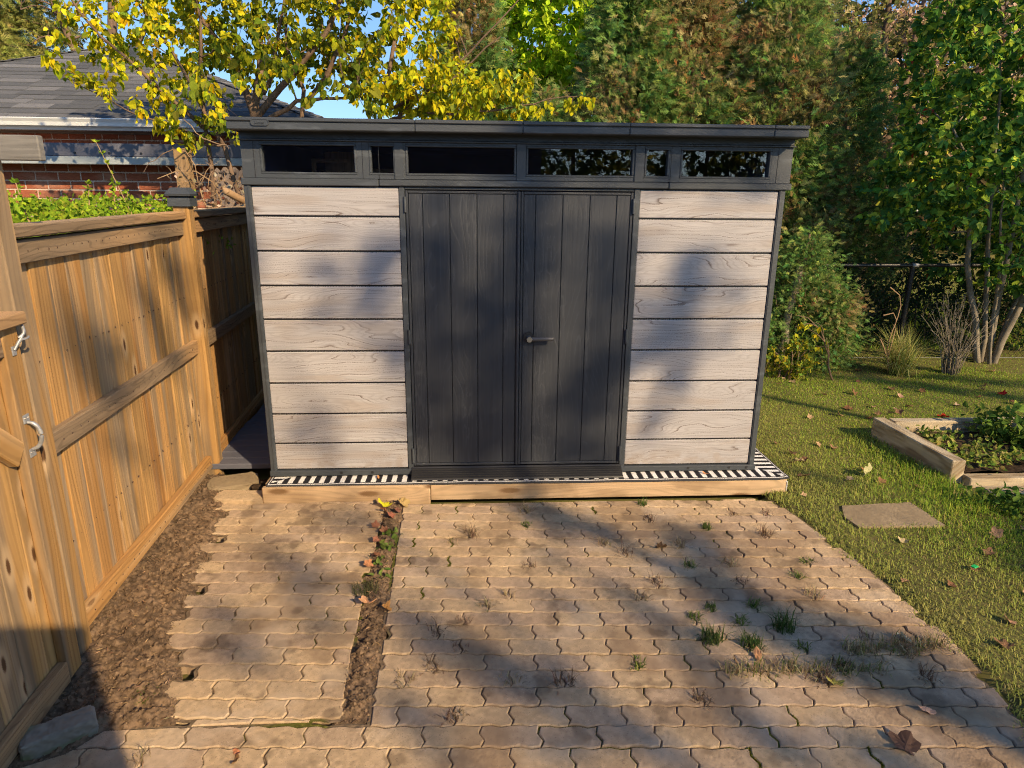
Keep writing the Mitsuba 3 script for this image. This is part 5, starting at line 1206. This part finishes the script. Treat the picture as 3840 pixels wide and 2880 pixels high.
S1 = [F(0.746, 1.62, 0.638, 1.13, 0.09, 1.1), F(0.47, 1.67, 0.29, 1.13, 0.06, 0.5), F(0.72, 1.04, 0.83, 0.86, 0.06, 0.8), F(0.12, 0.425, 0.39, 0.454, 0.06, 0.5), F(0.8, 1.55, 0.62, 1.45, 0.05, 0.6),
      F(1.085, 1.68, 1.048, 1.28, 0.081, 0.86), F(1.048, 1.28, 0.968, 0.41, 0.09, 0.72), F(1.396, 1.34, 1.397, 0.86, 0.108, 0.94), F(1.397, 0.86, 1.43, 0.28, 0.117, 0.94), F(1.15, 0.42, 1.3, 0.25, 0.081, 0.65), F(1.2, 1.3, 1.35, 1.25, 0.045, 0.65),
      F(1.622, 1.84, 1.656, 1.51, 0.09, 0.86), F(2.09, 0.95, 2, 0.47, 0.108, 0.94), F(2.2, 1.7, 2.11, 1.1, 0.081, 0.72), F(1.95, 1.75, 2.05, 1.45, 0.063, 0.43), F(1.62, 1.12, 1.68, 1, 0.063, 0.65), F(1.82, 0.3, 2.15, 0.22, 0.063, 0.58), F(1.02, 1.9, 1.3, 1.88, 0.045, 0.43),
      F(2.68, 1.54, 2.54, 1.1, 0.09, 1.2), F(2.537, 1.1, 2.52, 0.91, 0.08, 1), F(2.93, 1.43, 2.916, 0.97, 0.045, 0.5), F(2.61, 0.91, 2.43, 0.4, 0.04, 0.7), F(2.75, 1.1, 2.62, 0.55, 0.03, 0.4), F(2.36, 1.35, 2.33, 0.8, 0.05, 0.6),
      ((1.5, -.14, 2.22), (2.2, -.14, 2.22), .10, 1.2), ((2.2, -.14, 2.2), (3.15, -.14, 2.2), .09, .9), F(1.35, 2.02, 1.62, 2, 0.045, 0.58)]
S2 = [H(1.6, -.28, 1.75, -.40, .10, 1.1), H(1.75, -.40, 2.11, -.61, .08, 1.0), H(2.49, -.53, 2.54, -.80, .07, .9), H(2.54, -.80, 2.47, -1.24, .09, 1.1), H(2.47, -1.24, 2.67, -1.49, .10, 1.2), H(2.67, -1.49, 2.89, -1.85, .10, 1.1), H(2.89, -1.85, 3.17, -1.91, .09, 1.1), H(3.1, -1.8, 3.3, -2.12, .10, 1.2), H(2.9, -1.5, 3.3, -1.7, .06, .7),
      H(2.0, -1.15, 2.145, -1.47, .045, .8), H(2.145, -1.47, 2.22, -1.78, .05, .8), H(.93, -1.42, 1.37, -1.74, .08, .8), H(1.37, -1.74, 1.6, -1.93, .06, .7), H(1.36, -2.17, 1.98, -2.06, .04, .6), H(2.28, -2.04, 2.42, -2.26, .05, .7), H(1.62, -1.28, 1.74, -1.30, .03, .8), H(1.62, -.86, 1.70, -.84, .03, .8), H(.95, -1.9, 1.2, -2.2, .05, .5), H(2.6, -2.2, 2.9, -2.35, .06, .7),
      H(.04, -.70, .30, -.85, .06, .7), H(.39, -1.15, .55, -1.1, .07, .7), H(-.03, -1.26, .25, -1.35, .05, .6), H(.45, -1.40, .6, -1.40, .05, .6), H(.15, -1.58, .3, -1.6, .05, .5), H(.3, -.35, .6, -.45, .05, .5),
      ((-.44, -1.2, 1.45), (-.44, -1.0, 1.0), .08, .9), ((-.44, -1.02, 1.0), (-.44, -.75, 1.25), .07, .9), ((-.47, -.45, 1.5), (-.47, -.2, 1.0), .06, .8), ((-.49, .0, 1.6), (-.50, .15, 1.2), .06, .8), ((-.46, -.9, .75), (-.46, -.65, .5), .05, .5), ((-.5, .5, 1.4), (-.5, .6, 1.0), .05, .7)]
S3 = [H(4.65, 3.05, 5.6, 2.62, .07, 1.1), H(5.6, 2.62, 7.0, 1.75, .10, 1.2), H(5.4, 3.1, 6.3, 2.75, .06, .9), H(6.3, 2.75, 7.4, 2.3, .09, 1.1), H(4.2, -1.1, 4.6, -.8, .10, .7), H(3.5, .3, 3.9, 0, .05, .4), H(4.6, -.8, 5.2, -.7, .12, .9),
      ((6.0, 3.6, .5), (6.5, 3.6, .9), .2, 1.0), ((5.8, 3.0, 1.6), (6.6, 3.0, 1.2), .2, .9), ((6.0, 3.0, 2.2), (6.6, 3.0, 2.6), .2, .9), ((6.3, 5.0, .4), (8.4, 5.0, .6), .5, 1.0), ((6.5, 6.5, .3), (8.5, 7.0, .3), .6, 1.0), ((5.6, 4.6, 1.0), (6.2, 4.6, .6), .3, .9),
      ((-1.9, 5.5, 3.0), (-1.2, 5.4, 2.8), .3, 1.0), ((-2.0, 3.4, 2.25), (-1.3, 3.4, 2.2), .12, .8), ((-1.2, 3.5, 1.9), (-.8, 3.5, 2.2), .2, .9), ((-3.2, 3.6, 1.9), (-2.2, 3.6, 1.7), .06, .5), ((-3.0, 3.38, 2.3), (-2.4, 3.38, 2.28), .05, .7)]
shade_tree('tall tree behind the viewer shading the shed front', (9.0, -10.2, -.1), S1, 14, 201, dens=1.2)
shade_tree('tall tree behind the viewer shading the patio', (11.5, -13.0, -.1), S2, 16, 202, dens=1.4)
shade_tree('tall tree behind the viewer shading the lawn', (13.0, -6.0, -.1), S3, 11, 203)
# the garden trees across the yard behind the viewer: they mirror in the shed's windows
for i, (x, y, h, lb) in enumerate(((4.5, -19, 5.0, 'left one of the garden trees far behind the viewer'), (8.5, -17.5, 4.6, 'second garden tree far behind the viewer, nearer the lawn'), (12.5, -16.5, 5.0, 'third garden tree far behind the viewer, beside the lawn'), (17, -14, 5.0, 'last garden tree far behind the viewer, at the lawn side'))):
    leafy('garden_tree', lb, 'tree', [([(x, y, -.1), (x+.1, y, h*.5), (x, y, h)], .12, .03), ([(x, y, h*.4), (x+1.0, y+.2, h*.7)], .05, .015), ([(x, y, h*.45), (x-1.0, y+.2, h*.75)], .05, .015)],
          ball(x, y, h*.58, 2.3, 1.4, h*.45), 260, 10, (.14, .26), [(.10, .15, .03), (.20, .22, .04), (.34, .30, .03), (.06, .09, .03)], None, 300+i, r1=.02, r2=.01, n1=50, maxlen=2.5)
